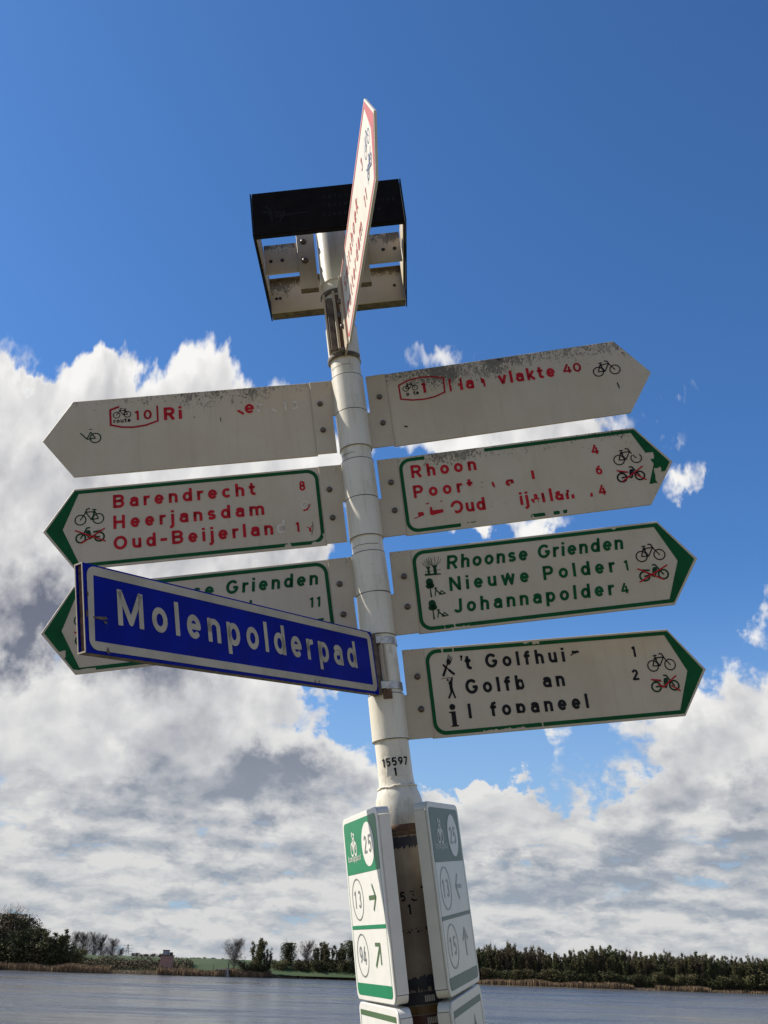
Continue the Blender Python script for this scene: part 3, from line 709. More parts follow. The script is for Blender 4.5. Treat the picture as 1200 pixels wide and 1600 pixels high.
# middle
tree_px('bare_a', 369, 1473, 396, label='round leafless tree left of the tall tufted tree, by the jetty', wide=1.15)
tree_px('spire_b', 400, 1466, 401, label='tall tufted tree in the middle of the left bank', wide=1.45)
tree_px('spire_c', 419, 1483, 402, label='ragged thin tree leaning right of the tall tufted tree', wide=1.2)
tree_px('bush_a', 392, 1503, 400, 0.6, label='dark bush at the foot of the tall tufted tree', wide=1.6)
tree_px('bush_a', 408, 1505, 400.5, .6, label='dark bush at the water below the ragged thin tree', wide=1.5)
tree_px('round_a', 452, 1474, 414, label='compact round tree standing alone on the green bank', wide=.72)
for i, (px, tp, k, wd) in enumerate([(482, 1476, 'bare_a', .95), (500, 1474, 'spire_a', 1.3), (517, 1472, 'spire_b', 1.3), (534, 1475, 'spire_a', 1.3), (552, 1471, 'round_a', .8), (570, 1478, 'spire_b', 1.3), (590, 1480, 'spire_d', 1.3)]):
    tree_px(k, px, tp, 413 + (i % 2) * 2, label=['greyish half bare tree at the left end of the clump beside the node panel', 'dark upright tree right of the greyish half bare tree', 'olive tufted tree in the clump left of the sunlit node panel', 'dark narrow tree second from the sunlit node panel',
             'full dark tree touching the edge of the sunlit node panel', 'olive tree seen behind the lower end of the sunlit node panel', 'tree hidden behind the foot of the post'][i], wide=wd)
for i, (px, tp) in enumerate([(484, 1500), (506, 1500), (530, 1500), (553, 1500)]):
    tree_px('bush_a' if i % 2 else 'bush_b', px, tp, 411, label=['olive undergrowth bush below the half bare tree', 'dark undergrowth bush below the upright tree', 'olive undergrowth bush in the middle of that clump', 'dark undergrowth bush left of the sunlit node panel'][i], wide=1.6)
for px, tp, lb in [(436, 1500, 'low bush between the ragged tree and the compact round tree'), (468, 1503, 'low bush right of the compact round tree')]: tree_px('bush_b', px, tp, 410, label=lb, wide=1.2)
# the long wood right of the post
for row, (yy, dens, dt) in enumerate([(0, 6.4, 0), (5, 8.0, -2), (11, 9.0, 1)]):
    px = 612
    while px < 1240:
        top = 1483 + (px - 750) * .036 + random.choice([-6, -4, -2, 0, 2, 4, 6, 8]) + random.uniform(-1.5, 1.5) + 3.5 * math.sin(px * .045) + dt + (4 if row == 0 else 0)
        x, _z = px_at(px, 1500, 390); y = shore(x) + 7 + yy + random.uniform(-1, 1)
        if row == 0 and px > 690 or row > 0:
            o = tree_px(random.choice(['spire_a', 'spire_a', 'spire_b', 'spire_c', 'spire_d']), px, top, y, label='slender dark tree in the long wood on the far bank right of the post', group='trees of the long wood', wide=random.uniform(.75, 1.15))
        px += dens * random.uniform(.6, 1.4)
px = 640
while px < 1240:
    x, _z = px_at(px, 1500, 390); tree_px(random.choice(['bush_a', 'bush_b', 'bush_a']), px, 1513 + (px - 750) * .036 + random.uniform(-4, 5), shore(x) + 5.4, label='dark undergrowth bush along the front of the long wood', group='bushes along the long wood', wide=1.3); px += random.uniform(10, 17)
tree_px('bush_b', 1190, 1512, 381, label='yellowish bush in the long wood at the right edge', wide=1.5)
# dark scrub on the dike left
vs = []; fs = []; rs = random.Random(8)
for _ in range(9000):
    x = rs.uniform(-118, -66); y = rs.uniform(400, 411); z = 1.2 + (y - 400) * .25 + rs.random() ** 1.5 * (1.9 + .6 * math.sin(x * .5)); u = rvec(rs); v_ = u.cross(rvec(rs)).normalized(); s1 = rs.uniform(.15, .4); b = len(vs); p = Vector((x, y, z))
    vs += [p - u * s1, p + v_ * s1 * .6, p + u * s1, p - v_ * s1 * .6]; fs.append((b, b + 1, b + 2, b + 3))
props(mesh_obj('scrub', vs, fs, M['leaf_rusty']), 'dark brown scrub covering the foot of the dike left of the pink building', 'scrub', kind='stuff')
for i in range(26):
    px = 208 + i * 5.6 + random.uniform(-2, 2); top = (1490 if i < 9 else 1494 if i > 14 else 1499) + (px - 208) * .030 + random.uniform(-1.2, 1.2)
    if 9 <= i <= 10: continue
    tree_px('far_a', px, top, 1150, 1.2, label='tiny bare tree of the distant row above the dike', group='distant trees above the dike', wide=.9)

# power pylon
pr = empty('power_pylon'); props(pr, 'small grey lattice power pylon on the horizon right of the bare trees', 'pylon')
xb, zt = px_at(200.5, 1475.5, 1500); pr.location = (xb, 1500, 1.2); Hh = zt - 1.2
cmat('galvanised', (0.20, 0.22, 0.24), .6, .3)
def pyl(z): return 3.0 * (1 - z / Hh) + .55
for sx in (-1, 1):
    for sy in (-1, 1): MB().tube([(sx * pyl(0), sy * pyl(0), 0), (sx * .5, sy * .5, Hh)], .22, 4).build('leg', M['galvanised'], pr)
b = MB()
for k in range(7):
    z0, z1 = Hh * k / 7, Hh * (k + 1) / 7
    for s in (-1, 1): b.tube([(-pyl(z0), s * pyl(z0), z0), (pyl(z1), s * pyl(z1), z1)], .12, 3); b.tube([(pyl(z0), s * pyl(z0), z0), (-pyl(z1), s * pyl(z1), z1)], .12, 3)
b.build('lattice', M['galvanised'], pr)
for z, L in ((Hh * .93, 6.0), (Hh * .75, 8.0), (Hh * .58, 6.5)): MB().tube([(-L, 0, z), (0, 0, z + .7), (L, 0, z)], .24, 4).build('crossarm', M['galvanised'], pr)

# pink building on the bank
x0, zt = px_at(262, 1485, 397); _, zm = px_at(262, 1493, 397)
cmat('pink_wall', (0.36, 0.20, 0.16), .85, scale=1.5, am=.2); cmat('grey_wall', (0.30, 0.30, 0.30), .8, scale=1.5); cmat('dark_metal', (0.03, 0.032, 0.036), .6)
bd = empty('pumping_station'); bd.location = (x0, 397, 0.9); props(bd, 'small pink walled building with a grey tower on the dike slope', 'building'); zt -= .9; zm -= .9
MB().prism([(-2.3, 0), (2.2, 0), (2.0, zm), (-2.0, zm)], -1.5, 2.5).build('wall', M['pink_wall'], bd)
MB().box(-1.5, .6, -.6, 1.2, zm, zt).build('tower', M['grey_wall'], bd); MB().box(-1.7, .8, -.8, 1.4, zt, zt + .18).build('tower_roof', M['dark_metal'], bd)
MB().box(-2.35, 2.35, -1.8, 2.8, zm + .002, zm + .2).build('roof', M['dark_metal'], bd)
MB().box(1.0, 2.0, -.8, .6, zm + .2, zm + 1.1).build('roof_vent', M['dark_metal'], bd)
MB().box(.2, 1.1, -1.56, -1.5, .2, 1.7).build('door', M['dark_metal'], bd); MB().box(-1.4, -.5, -1.56, -1.5, 1.2, 2.0).build('window', M['dark_metal'], bd)
bx = empty('cabinet'); bx.location = (x0 + 3.6, 395, .9); props(bx, 'dark metal cabinet beside the pink building', 'cabinet'); MB().box(-1.2, 1.2, -.6, .6, 0, 1.3).build('body', M['dark_metal'], bx); MB().box(-1.3, 1.3, -.7, .7, 1.3, 1.45).build('lid', M['dark_metal'], bx)
# jetty with a post
xj, _ = px_at(352, 1516, 389); jt = empty('jetty'); jt.location = (xj, 389.5, 0); props(jt, 'pale concrete jetty at the water left of the round leafless tree', 'jetty')
cmat('concrete', (0.33, 0.32, 0.30), .85, scale=3.0)
MB().box(-3.2, 1.4, -1.2, 1.2, 2.25, 2.5).build('deck', M['concrete'], jt); MB().prism([(-.6, -.5), (1.6, -.5), (1.1, 2.24), (-.1, 2.24)], -1, 1).build('pier', M['concrete'], jt)
for q in (-3.0, -1.8): MB().tube([(q, -.9, -.5), (q, -.9, 2.24)], .12, 6).build('pile', M['dark_metal'], jt)
bl = empty('mooring_post'); bl.location = (xj + .9, 389.5, 2.5); props(bl, 'dark mooring post standing on the pale jetty', 'post'); MB().lathe([(.22, 0), (.26, .3), (.20, .5), (.20, 1.5), (.34, 1.6), (.34, 1.85), (.1, 2.0)], 10).build('shaft', M['dark_metal'], bl)
for i, (px, lb) in enumerate([(334, 'dark fence post on the green dike, nearest the jetty'), (301, 'dark fence post in the middle of the green dike'), (280, 'dark fence post on the green dike, nearest the pink building')]):
    x, _ = px_at(px, 1508, 406); f_ = empty('fence_post'); f_.location = (x, 406, 1.9); props(f_, lb, 'post'); MB().tube([(0, 0, -.3), (0, 0, 1.7)], .10, 6).build('stake', M['dark_metal'], f_)

# ================================================================ THE SIGNPOST
PF = frame('Y0')          # origin on the axis, z up the post, -y towards the camera
RP, RS = 0.0366, 0.0395
post = empty('signpost', PF); props(post, 'leaning round steel signpost, thick and grimy below, white and thinner above', 'signpost')
z_ground = -(PF.translation.z - 3.4) / PF.col[2].z - .25
o = MB().lathe([(RP, -.60), (RP, .60), (RP * .985, .60), (RP * .985, .90), (RP * .6, .915), (.002, .918)], 48).build('upper_tube', M['pole'], post, True, True)
o = MB().lathe([(.0505, z_ground), (.0505, -.701)], 48).build('lower_tube', M['lower'], post, True, True)
o = MB().lathe([(.0506, -.705), (.0512, -.69), (.0508, -.668), (.0478, -.648), (.0425, -.632), (.0388, -.622), (.0372, -.612), (.0367, -.598)], 48).build('reducer', M['pole'], post, True, True)
b = MB(); rr = random.Random(5)
for k in range(60):      # lumpy weld bead round the neck
    a0 = k * 6.0; 
for k in range(1):
    pts = []
    for i in range(49):
        a = 2 * math.pi * i / 48; pts.append((math.cos(a) * .0405, math.sin(a) * .0405, -.6245 + .0012 * math.sin(a * 7) + .0008 * math.sin(a * 17)))
    b.tube(pts, .0024, 6)
b.build('weld_bead', M['pole'], post, True)
MB().lathe([(.0512, -.716), (.0520, -.714), (.0520, -.704), (.0512, -.702)], 48, caps=False).build('rusty_rim', M['rust'], post, True)
def bend(r, ang0=0.0):
    def f(a, b_):
        th = -math.pi / 2 + ang0 + a * .001 / r; return (r * math.cos(th), r * math.sin(th), b_ * .001)
    return f
def wrap(name, mt, r, x0, x1, z0, z1, parent, ragged=0.0, seed=0):
    """a sheet wrapped round the tube, edges optionally torn"""
    g = np.random.RandomState(seed); n_ = max(8, int((x1 - x0) / 3)); vs = []; fs = []
    for i in range(n_ + 1):
        a = x0 + (x1 - x0) * i / n_; lo = z0 + g.uniform(-1, 1) * ragged; hi = z1 + g.uniform(-1, 1) * ragged * .5
        vs += [bend(r)(a, lo), bend(r)(a, hi)]
    for i in range(n_): fs.append((2 * i, 2 * i + 2, 2 * i + 3, 2 * i + 1))
    return mesh_obj(name, vs, fs, mt, parent)
wrap('torn_tape', M['tape'], .0510, -150, 150, -747, -727, post, 4, 1)
wrap('torn_tape', M['tape'], .0510, -140, 120, -1010, -985, post, 9, 2)
wrap('old_sticker', M['tape'], .0511, -60, 60, -1034, -1012, post, 1.2, 3)
wrap('old_sticker', M['sticker_ochre'], .0512, -110, 110, -1050, -1036, post, .5, 4)
wrap('old_sticker', M['sticker_brown'], .0512, -110, 110, -1078, -1052, post, .5, 5)
wrap('old_sticker', M['sticker_ochre'], .0512, -110, 110, -1110, -1080, post, .5, 6)
wrap('old_sticker', M['sticker_brown'], .0512, -110, 110, -1150, -1112, post, .5, 7)
for zz, k in ((-1024, 10), (-1062, 11)):
    p = Print(1.0)
    for i in range(6): p.stroke([(-9 + i * 3.4, zz - 6), (-9 + i * 3.4, zz + 6)], 1.0, True, True)
    p.build('print_bars', M['sticker_white'], post, bend=bend(.0516, .25))
# strap slots below the neck
MB().lathe([(.0515, -.724), (.0520, -.724), (.0520, -.717), (.0515, -.717)], 48, caps=False).build('strap', M['rust'], post)
p = Print(1.0, er=[(-12, 4, -843, -832), (2, 14, -846, -838), (20, 40, -870, -829)]); p.text('55', -22, 8, -848, 18, .17); p.stroke([(22, -826), (31, -824)], 2.0, True, True); p.stroke([(14, -842), (10, -847), (4, -848)], 1.8); p.build('old_number', M['print_black'], post, bend=bend(.0514))
p = Print(1.0); p.text('1', -9, -3, -873, 19, .19); p.build('old_number', M['print_black'], post, bend=bend(.0514))
p = Print(.8); p.field(lambda x, z: np.maximum(np.abs(z + 903) - 4.5, -wob(x * 1.6 + 9, z * 2.2) + .45), -34, 28, -910, -896); p.build('number_remains', M['print_black'], post, bend=bend(.0514))
# white number sticker with its left edge curling off
vs = []; fs = []; n_ = 26
for i in range(n_ + 1):
    a = -20.5 + 52 * i / n_; lift = .0032 * max(0, 1 - i / 3.0)
    for j in range(5):
        q = j / 4; zz = -604 + 42 * q + 1.0 * math.sin(i * .3); lf = lift * (1 - abs(q - .45) * 1.7)
        vs.append(bend(RP + .0009 + max(lf, 0))(a + (3.5 * (1 - abs(q - .4) * 2) if i == 0 else 0), zz))
for i in range(n_):
    for j in range(4): k = i * 5 + j; fs.append((k, k + 5, k + 6, k + 1))
st_ = mesh_obj('number_sticker', vs, fs, M['sticker_white'], post)
p = Print(.8); p.text('5597', -18.5, 31, -583.5, 17.5, .19); p.build('sticker_number', M['print_black'], st_, bend=bend(RP + .0016))
p = Print(.8); p.text('1', -27.5, -21.8, -583.5, 17.5, .19); p.build('old_number', M['print_black'], post, bend=bend(RP + .0007))

p = Print(.8); p.text('1', -3, 3.5, -605.5 + 1.5, 16.5, .22); p.build('sticker_number', M['print_black'], st_, bend=bend(RP + .0016))
# hairline cracks in the paint over each sleeve seam
def crack(z, a0, a1, seed):
    r_ = random.Random(seed); pts = []; n_ = 14
    for i in range(n_ + 1):
        a = a0 + (a1 - a0) * i / n_; pts.append((a, z + r_.uniform(-1, 1) * 1.3))
    p = Print(.7); p.stroke(pts, .55); p.build('paint_crack', M['seam'], post, bend=bend(RP + .0007))
for i, (z, a0, a1) in enumerate([(388, -50, 12), (149, -45, -5), (-85, -50, 26)]): crack(z, a0, a1, i)

# ---------------------------------------------------------------- finger signs
LP, XS_, XT = 0.0923, 0.6649, 0.7363
def bolt_on(parent, x, z, y, r=.0062):
    b_ = MB().lathe([(r * 1.15, 0), (r * 1.15, .0014), (r, .0016), (r * .95, .0045), (r * .72, .0068), (r * .35, .0080), (.0002, .0083)], 16).build('bolt', M['bolt'], parent, True, True)
    b_.matrix_local = Matrix.Translation((x, y, z)) @ Matrix.Rotation(R(90), 4, 'X')
def finger(key, side, label, upper, green=None, er=None, face='-'):
    """side +1: tip at +x, -1: tip at -x.  upper: the sleeve half that carries this finger"""
    root = empty('finger_sign', frame(key)); props(root, label, 'signboard', 'finger signs on the post')
    s = side; fm = M['sign_face_' + key]
    P_ = [(LP, -.1), (XS_, -.1), (XT, 0), (XS_, .1), (LP, .1)]
    if s < 0: P_ = [(-x, z) for x, z in reversed(P_)]
    MB().prism(P_, .001, .0065, .0009).build('plate', fm, root)
    # mounting flange, notched beside the tube where its own sleeve half does not reach
    zs_, ze = (0.0, .0985) if upper else (-.0985, 0.0)       # part joined to the sleeve
    xo, xi, xn = LP + .0015, .036, .0460
    if upper: F = [(xn, -.0985), (xo, -.0985), (xo, .0985), (xi, .0985), (xi, .002), (xn, .002)]
    else: F = [(xi, -.0985), (xo, -.0985), (xo, .0985), (xn, .0985), (xn, -.002), (xi, -.002)]
    if s < 0: F = [(-x, z) for x, z in reversed(F)]
    MB().prism(F, -.0040, .0008, .0008).build('flange', M['bracket'], root)
    sl_ = MB().lathe([(RS - .004, zs_), (RS, zs_ + .0004), (RS, ze - .0006), (RS - .0005, ze), (RS - .004, ze)], 48, caps=False).build('sleeve', M['pole'], root, True, True)
    for q in (zs_ + .0006, ze - .0006):
        MB().lathe([(RS - .0002, q - .0008), (RS + .00015, q - .0008), (RS + .00015, q + .0008), (RS - .0002, q + .0008)], 48, caps=False).build('joint_line', M['seam'], root)
    for z in (.036, -.036): bolt_on(root, s * .0735, z, -.0040)
    if green is not None:
        # border with filled arrow head
        def ring_poly(x_in, zt_, sh, tip, rad):
            c = []
            c += [(x_in + rad - rad * math.cos(R(a)), -zt_ + rad - rad * math.sin(R(a))) for a in range(0, 91, 15)]
            c += [(sh, -zt_), (tip, 0), (sh, zt_)]
            c += [(x_in + rad - rad * math.sin(R(a)), zt_ - rad + rad * math.cos(R(a))) for a in range(0, 91, 15)]
            return [(x * s, z) for x, z in c]
        Po = ring_poly(96.5, 95, 663.6, 729, 27); Pi = ring_poly(104.5, 86.6, 655, 691.5, 20)
        p = Print(1.5, er)
        p.field(lambda x, z: np.maximum(sd_poly(Po, x, z), -sd_poly(Pi, x, z)), *((94, 732) if s > 0 else (-732, -94)), -97, 97)
        p.build('border', M[green], root, .0004)
    return root
Y1 = .0002
def marks(root, pts, name='paint_chip'):
    for (x, z, a, b_) in pts:
        p = Print(.8); p.poly([(x, z), (x + a * .5, z + abs(b_) * .35), (x + a, z + b_), (x + a * .6, z + b_ - abs(b_) * .6 - 2)]); p.build(name, M['chip'], root, Y1)

# L1: route 10
r = finger('L1', -1, 'top left finger sign with peeled red route 10 lettering and a blank face', True)
er = [(-575, -555, 50, 90), (-558, -470, 60, 90), (-466, -462, 58, 66)]
p = Print(1.0); p.stroke([(-557.7, 75.7), (-577.5, 69), (-577, 28)], 2.5); p.stroke([(-577, 28), (-550, 20), (-524, 17.4), (-495, 20), (-465.7, 29.2), (-466, 69)], 2.2); p.build('route_emblem', M['print_dimred'], r, Y1)
p = Print(.8); p.text('10', -519, -479.0, 35.5, 26, .2, 0, 1.2); p.build('route_number', M['print_dimred'], r, Y1)
p = Print(.6); bike(p, -549.7, 53.6, .64, -1, 1.5); p.text('route', -570.4, -529.7, 32.5, 11.5, .2, 0, 1.15); p.build('route_symbol', M['print_black'], r, Y1)
p = Print(1.0); p.text('Ri', -452, -407.5, 29.2, 34.5, .22, 0, 1.12); p.build('place_name', M['print_red'], r, Y1)
p = Print(1.0); p.text('e', -257.5, -234, 29.2, 35, .185, 0, 1.16); p.stroke([(-272, 38), (-262, 30)], 3.0); p.build('place_name', M['print_red'], r, Y1)
p = Print(1.0); p.text('r', -227, -211, 28.8, 34, .18); p.stroke([(-190, 34), (-182, 29)], 3); p.text('13', -163, -128, 28.6, 25, .2); p.build('lettering_ghost', M['print_ghost'], r, Y1)
p = Print(.7); p.ring(-613.5, -3, 12.4, 1.3); p.stroke([(-648, 12.5), (-633, -4.5), (-613.6, -3.5), (-624.2, 13.5), (-633, -4)], 1.3); p.stroke([(-627, 21), (-622, 21)], .9); p.build('bicycle_symbol', M['print_darkgreen'], r, Y1)
marks(r, [(-384, 31, 9, 2), (-318, 23, 3, -7), (-136, 47, 2, 10)])
# L2: Barendrecht
r = finger('L2', -1, 'left finger sign pointing to Barendrecht, Heerjansdam and Oud-Beijerland in red', True, 'print_green', er=[(-190, -176, -99, -88), (-100, -90, -78, -72), (-128, -96, -99, -90)])
for tx, x0, x1, z in (('Barendrecht', -577.5, -246.5, 42.2), ('Heerjansdam', -578, -229.8, -10), ('Oud-Beijerlan', -578.5, -213, -61.5)):
    p = Print(1.0); p.text(tx, x0, x1, z, 33.5, .205, 0, 1.14); p.build('place_name', M['print_red'], r, Y1)
p = Print(.8); p.text('8', -143.5, -124, 42.2, 24.5, .19); p.build('distance_number', M['print_red'], r, Y1)
p = Print(.7); p.stroke([(-138, -8.5), (-131, -7), (-126, -1), (-124, 5)], 2.0); p.build('distance_number', M['print_red'], r, Y1)
p = Print(.8, er=[(-134, -127, -52, -20)]); p.text('1', -160, -153.5, -61, 24.5, .2); p.stroke([(-129, -37), (-128, -62)], 2.2); p.stroke([(-134, -52), (-124, -51)], 1.6); p.build('distance_number', M['print_red'], r, Y1)
p = Print(.8); p.stroke([(-121, -40), (-121, -55), (-126, -72)], .6); p.build('scratch', M['print_darkgreen'], r, Y1)
p = Print(.9); p.text('d', -205, -187, -61, 33, .165); p.build('lettering_ghost', M['print_ghost'], r, Y1)
p = Print(.9); p.ring(-134, 5, 9, 1.6); p.build('number_ghost', M['print_ghost'], r, Y1)
p = Print(.6); bike(p, -631, 20.3, 1, -1); p.build('bicycle_symbol', M['print_darkgreen'], r, Y1)
p = Print(.8); q = Print(.8); moped(p, q, -630, -25, -1, 0); p.build('moped_symbol', M['print_darkgreen'], r, Y1); q.build('prohibition_cross', M['print_red'], r, -.0003)
# L3: Carnisse Grienden
r = finger('L3', -1, 'lowest left finger sign with slanted green lettering, half hidden behind the blue street name sign', True, 'print_green', er=[(-668, -620, -99, -90), (-700, -684, -60, -45)])
p = Print(1.0); p.text('Carnisse Grienden', -560, -122, 42.5, 32.5, .20, .12, 1.08); p.build('place_name', M['print_green'], r, Y1)
p = Print(1.0); p.stroke([(-279, -10), (-276, 23)], 2.8, True, True); p.stroke([(-132, -40), (-118, -40)], 2.4, True, True); p.build('lettering_remains', M['print_green'], r, Y1)
p = Print(.8); p.text('11', -146, -123, -10.5, 24, .19, .12); p.build('distance_number', M['print_green'], r, Y1)
p = Print(.6); bike(p, -631, 20.3, 1, -1); p.build('bicycle_symbol', M['print_darkgreen'], r, Y1)
p = Print(.8); q = Print(.8); moped(p, q, -630, -26, -1, 0); p.build('moped_symbol', M['print_darkgreen'], r, Y1); q.build('prohibition_cross', M['print_red'], r, -.0003)
# R1: Maasvlakte
r = finger('R1', 1, 'top right finger sign with faded red Maasvlakte 40 and black algae along its top', False)
p = Print(1.0); p.stroke([(124.5, 63), (150, 73), (181, 76.5), (208, 74), (236, 66), (234, 26), (208, 17.5), (182, 14.8), (153, 17), (124.8, 24), (124.5, 63)], 1.9); p.build('route_emblem', M['print_dimred'], r, Y1)
p = Print(.8); p.text('1', 180.5, 190.5, 32, 28, .24, 0, 1.1); p.build('route_number', M['print_dimred'], r, Y1)
p = Print(.6); bike(p, 151.8, 50.5, .56, 1, 1.6); p.text('o', 139.5, 146, 30.2, 12, .2); p.text('te', 157.5, 171, 30.2, 12, .2); p.build('route_symbol', M['print_black'], r, Y1)
p = Print(1.0, er=[(251.5, 269, 22, 64), (262, 275, 44, 64), (308, 325, 20, 64), (308, 330, 20, 36), (337, 361, 18, 60), (361, 366, 24, 44)])
p.text('Maasvlakte', 246, 507.4, 25.3, 34, .205, 0, 1.06); p.build('place_name', M['print_red'], r, Y1)
p = Print(.8); p.text('40', 527, 573.5, 29, 25.5, .20, 0, 1.25); p.build('distance_number', M['print_dimred'], r, Y1)
p = Print(.6); bike(p, 632, 21, 1, 1); p.build('bicycle_symbol', M['print_black'], r, Y1)
marks(r, [(371, 96, 14, -2), (121, -50, 12, -2), (526.5, -46, 3, 8), (648.5, -17, 5, -10)])
# R2: Rhoon, the badly flaked one
r = finger('R2', 1, 'badly flaked right finger sign reading Rhoon in red with a torn green border', False, 'print_green',
           er=[(160, 304, 86, 99), (222, 233, -99, -80), (262, 386, -99, -80), (418, 437, -99, -80), (452, 461, -99, -80), (471, 662, -99, -80), (232, 262, -99, -88), (386, 392, -99, -88), (672, 696, 14, 30), (655, 740, -99, -49), (688, 705, -99, -11), (696, 740, -99, -22), (650, 690, -99, -56)])
p = Print(1.0); p.text('Rhoon', 122.6, 279, 42.2, 33, .205, 0, 1.1); p.build('place_name', M['print_red'], r, Y1)
p = Print(1.0, er=[(244, 272, -14, 3), (275, 299, -12, 22), (299, 332, -34, -11.5), (314, 332, -14, 30), (299, 332, 7, 30), (332, 363, 7, 30), (350, 363, -12, -4), (362, 400, -12, 30), (396, 414, -12, 0)])
p.text('Poortugaal', 121.8, 411, -9.8, 32.5, .205, 0, 1.1); p.build('place_name', M['print_red'], r, Y1)
p = Print(1.0, er=[(202, 212, -64, -44), (300, 366, -64, -26), (286, 300, -64, -20), (392, 400, -50, -26), (400, 408, -64, -52), (425, 436, -50, -20), (462, 478, -46, -20), (484, 500, -50, -20), (494, 540, -64, -20), (408, 413, -50, -30)])
p.text('Oud-Beijerland', 203.4, 520, -61.2, 32.5, .205, 0, 1.1); p.build('place_name', M['print_red'], r, Y1)
for tx, x0, x1, z in (('4', 554, 577, 43.2), ('6', 554.6, 576, -9.6), ('4', 550.6, 573.4, -61.6)):
    p = Print(.8); p.text(tx, x0, x1, z, 25, .19); p.build('distance_number', M['print_red'], r, Y1)
p = Print(.7); p.poly([(530, -63), (536, -62.5), (535.5, -51), (530, -56)]); p.build('distance_number', M['print_red'], r, Y1)
p = Print(.8, er=[(120, 126, -50, -40)]); p.poly([(121, -48), (136, -46), (141, -50), (139, -56), (128, -57), (126, -52)]); p.poly([(156, -38), (160, -36), (162, -46), (186, -46), (186, -54), (158, -58), (154, -54)]); p.poly([(147, -27), (156, -25), (155, -28), (148, -29)]); p.poly([(181, -26), (186, -23), (185, -28)]); p.stroke([(117, -60), (130, -57)], 1.0); p.build('ferry_symbol', M['print_red'], r, Y1)
p = Print(.6, er=[(640, 664, 29, 34)]); bike(p, 634, 20.6, 1, 1); p.build('bicycle_symbol', M['print_black'], r, Y1)
p = Print(.8); q = Print(.8); moped(p, q, 632.5, -25, 1, 1); p.build('moped_symbol', M['print_black'], r, Y1); q.build('prohibition_cross', M['print_red'], r, -.0003)
marks(r, [(677, -74, 3, 2), (298, -55, 3, 2), (331, -50, 3, 1), (283, 8, 5, 3), (282, -4, 4, 3)])
# R3: Rhoonse Grienden
r = finger('R3', 1, 'right finger sign in green reading Rhoonse Grienden, Nieuwe Polder and Johannapolder', False, 'print_green', er=[(150, 152, -99, -86), (172, 174, -99, -84), (165, 205, -99, -93.5), (560, 570, 92, 99)])
for tx, x0, x1, z, sl in (('Rhoonse Grienden', 172, 577, 42.4, .13), ('Nieuwe Polder', 172, 549, -9.6, .05), ('Johannapolder', 174, 537, -62.2, .08)):
    p = Print(1.0); p.text(tx, x0, x1, z, 33, .20, sl, 1.08); p.build('place_name', M['print_green'], r, Y1)
for tx, x0, x1, z in (('1', 572, 580, -9.4), ('4', 553, 577, -62)):
    p = Print(.8); p.text(tx, x0, x1, z, 24.5, .19); p.build('distance_number', M['print_green'], r, Y1)
p = Print(.6); p.poly([(121, 33), (158, 32), (158, 34.5), (146, 36), (121, 38)]); p.poly([(128, 36), (133, 36), (133, 48), (136, 53), (126, 53), (128.5, 48)]); p.poly([(142, 36), (149, 35), (149, 50), (152, 55), (139, 56), (142, 50)])
p.stroke([(123, 42.5), (137, 43)], .5); p.stroke([(141, 43), (158, 44)], .5)
for x0, z0, x1, z1 in ((128, 52, 119, 66), (129, 52, 124, 70), (130, 53, 129, 73), (132, 53, 134, 76), (133, 53, 142, 73), (141, 55, 128, 72), (142, 55, 134, 70), (144, 55, 138, 76), (146, 55, 148, 77), (149, 55, 157, 76), (150, 55, 162, 70)):
    p.stroke([(x0, z0), (x0 * .45 + x1 * .55 + (x0 - x1) * -.18, z0 * .5 + z1 * .5), (x1, z1)], .45)
p.build('pollard_willow_symbol', M['print_darkgreen'], r, Y1)
for z in (0, -51.5):
    p = Print(.6); p.disc(129.5, 17 + z, 8.2, 9.2); p.disc(128, 8 + z, 8.0, 6.5); p.disc(132.5, 8.5 + z, 7.0, 6.5); p.poly([(128.5, 4 + z), (130.5, 4 + z), (131.5, -19.5 + z), (128, -19.5 + z)])
    p.disc(141.5, .5 + z, 2.8); p.stroke([(141.5, -3 + z), (149, -11 + z), (155, -14.5 + z)], 1.5); p.stroke([(141, -4 + z), (138.5, -16 + z)], 1.1); p.stroke([(149, -13 + z), (154, -6 + z), (162, -13.5 + z), (148, -14.5 + z)], 1.1); p.build('picnic_symbol', M['print_darkgreen'], r, Y1)
p = Print(.6); bike(p, 634, 19.5, 1, 1); p.build('bicycle_symbol', M['print_black'], r, Y1)
p = Print(.8); q = Print(.8); moped(p, q, 632.5, -27.5, 1, 0); p.build('moped_symbol', M['print_darkgreen'], r, Y1); q.build('prohibition_cross', M['print_red'], r, -.0003)
# R4: 't Golfhuis
r = finger('R4', 1, "lowest right finger sign with black lettering for a golf course and an information panel", False, 'print_green', er=[(323, 336, 91.5, 99), (345, 361, 89, 99), (135, 138, 84, 99), (160, 162, 84, 99), (336, 339, -99, -84), (205, 300, -99, -93)])
p = Print(1.0); p.disc(177.6, 74, 3.0, 3.2); p.stroke([(178.6, 74), (176.5, 66)], 1.5); p.text('t', 184, 201.5, 43.5, 32.5, .21, 0, 1.1); p.build('place_name', M['print_black'], r, Y1)
p = Print(1.0, er=[(420, 446, 42, 58), (430, 452, 38, 46), (420, 431, 57, 80), (440, 460, 57, 61)]); p.text('Golfhuis', 229.6, 443, 43.6, 32.5, .205, 0, 1.08); p.poly([(433, 66), (446, 67), (449, 63), (444, 60), (434, 61)]); p.poly([(424, 50), (430, 52), (431, 47), (426, 45)]); p.build('place_name', M['print_black'], r, Y1)
p = Print(1.0, er=[(309, 344, -14, 30)]); p.text('Golfbaan', 177, 403.5, -10.9, 33, .205, 0, 1.08); p.build('place_name', M['print_black'], r, Y1)
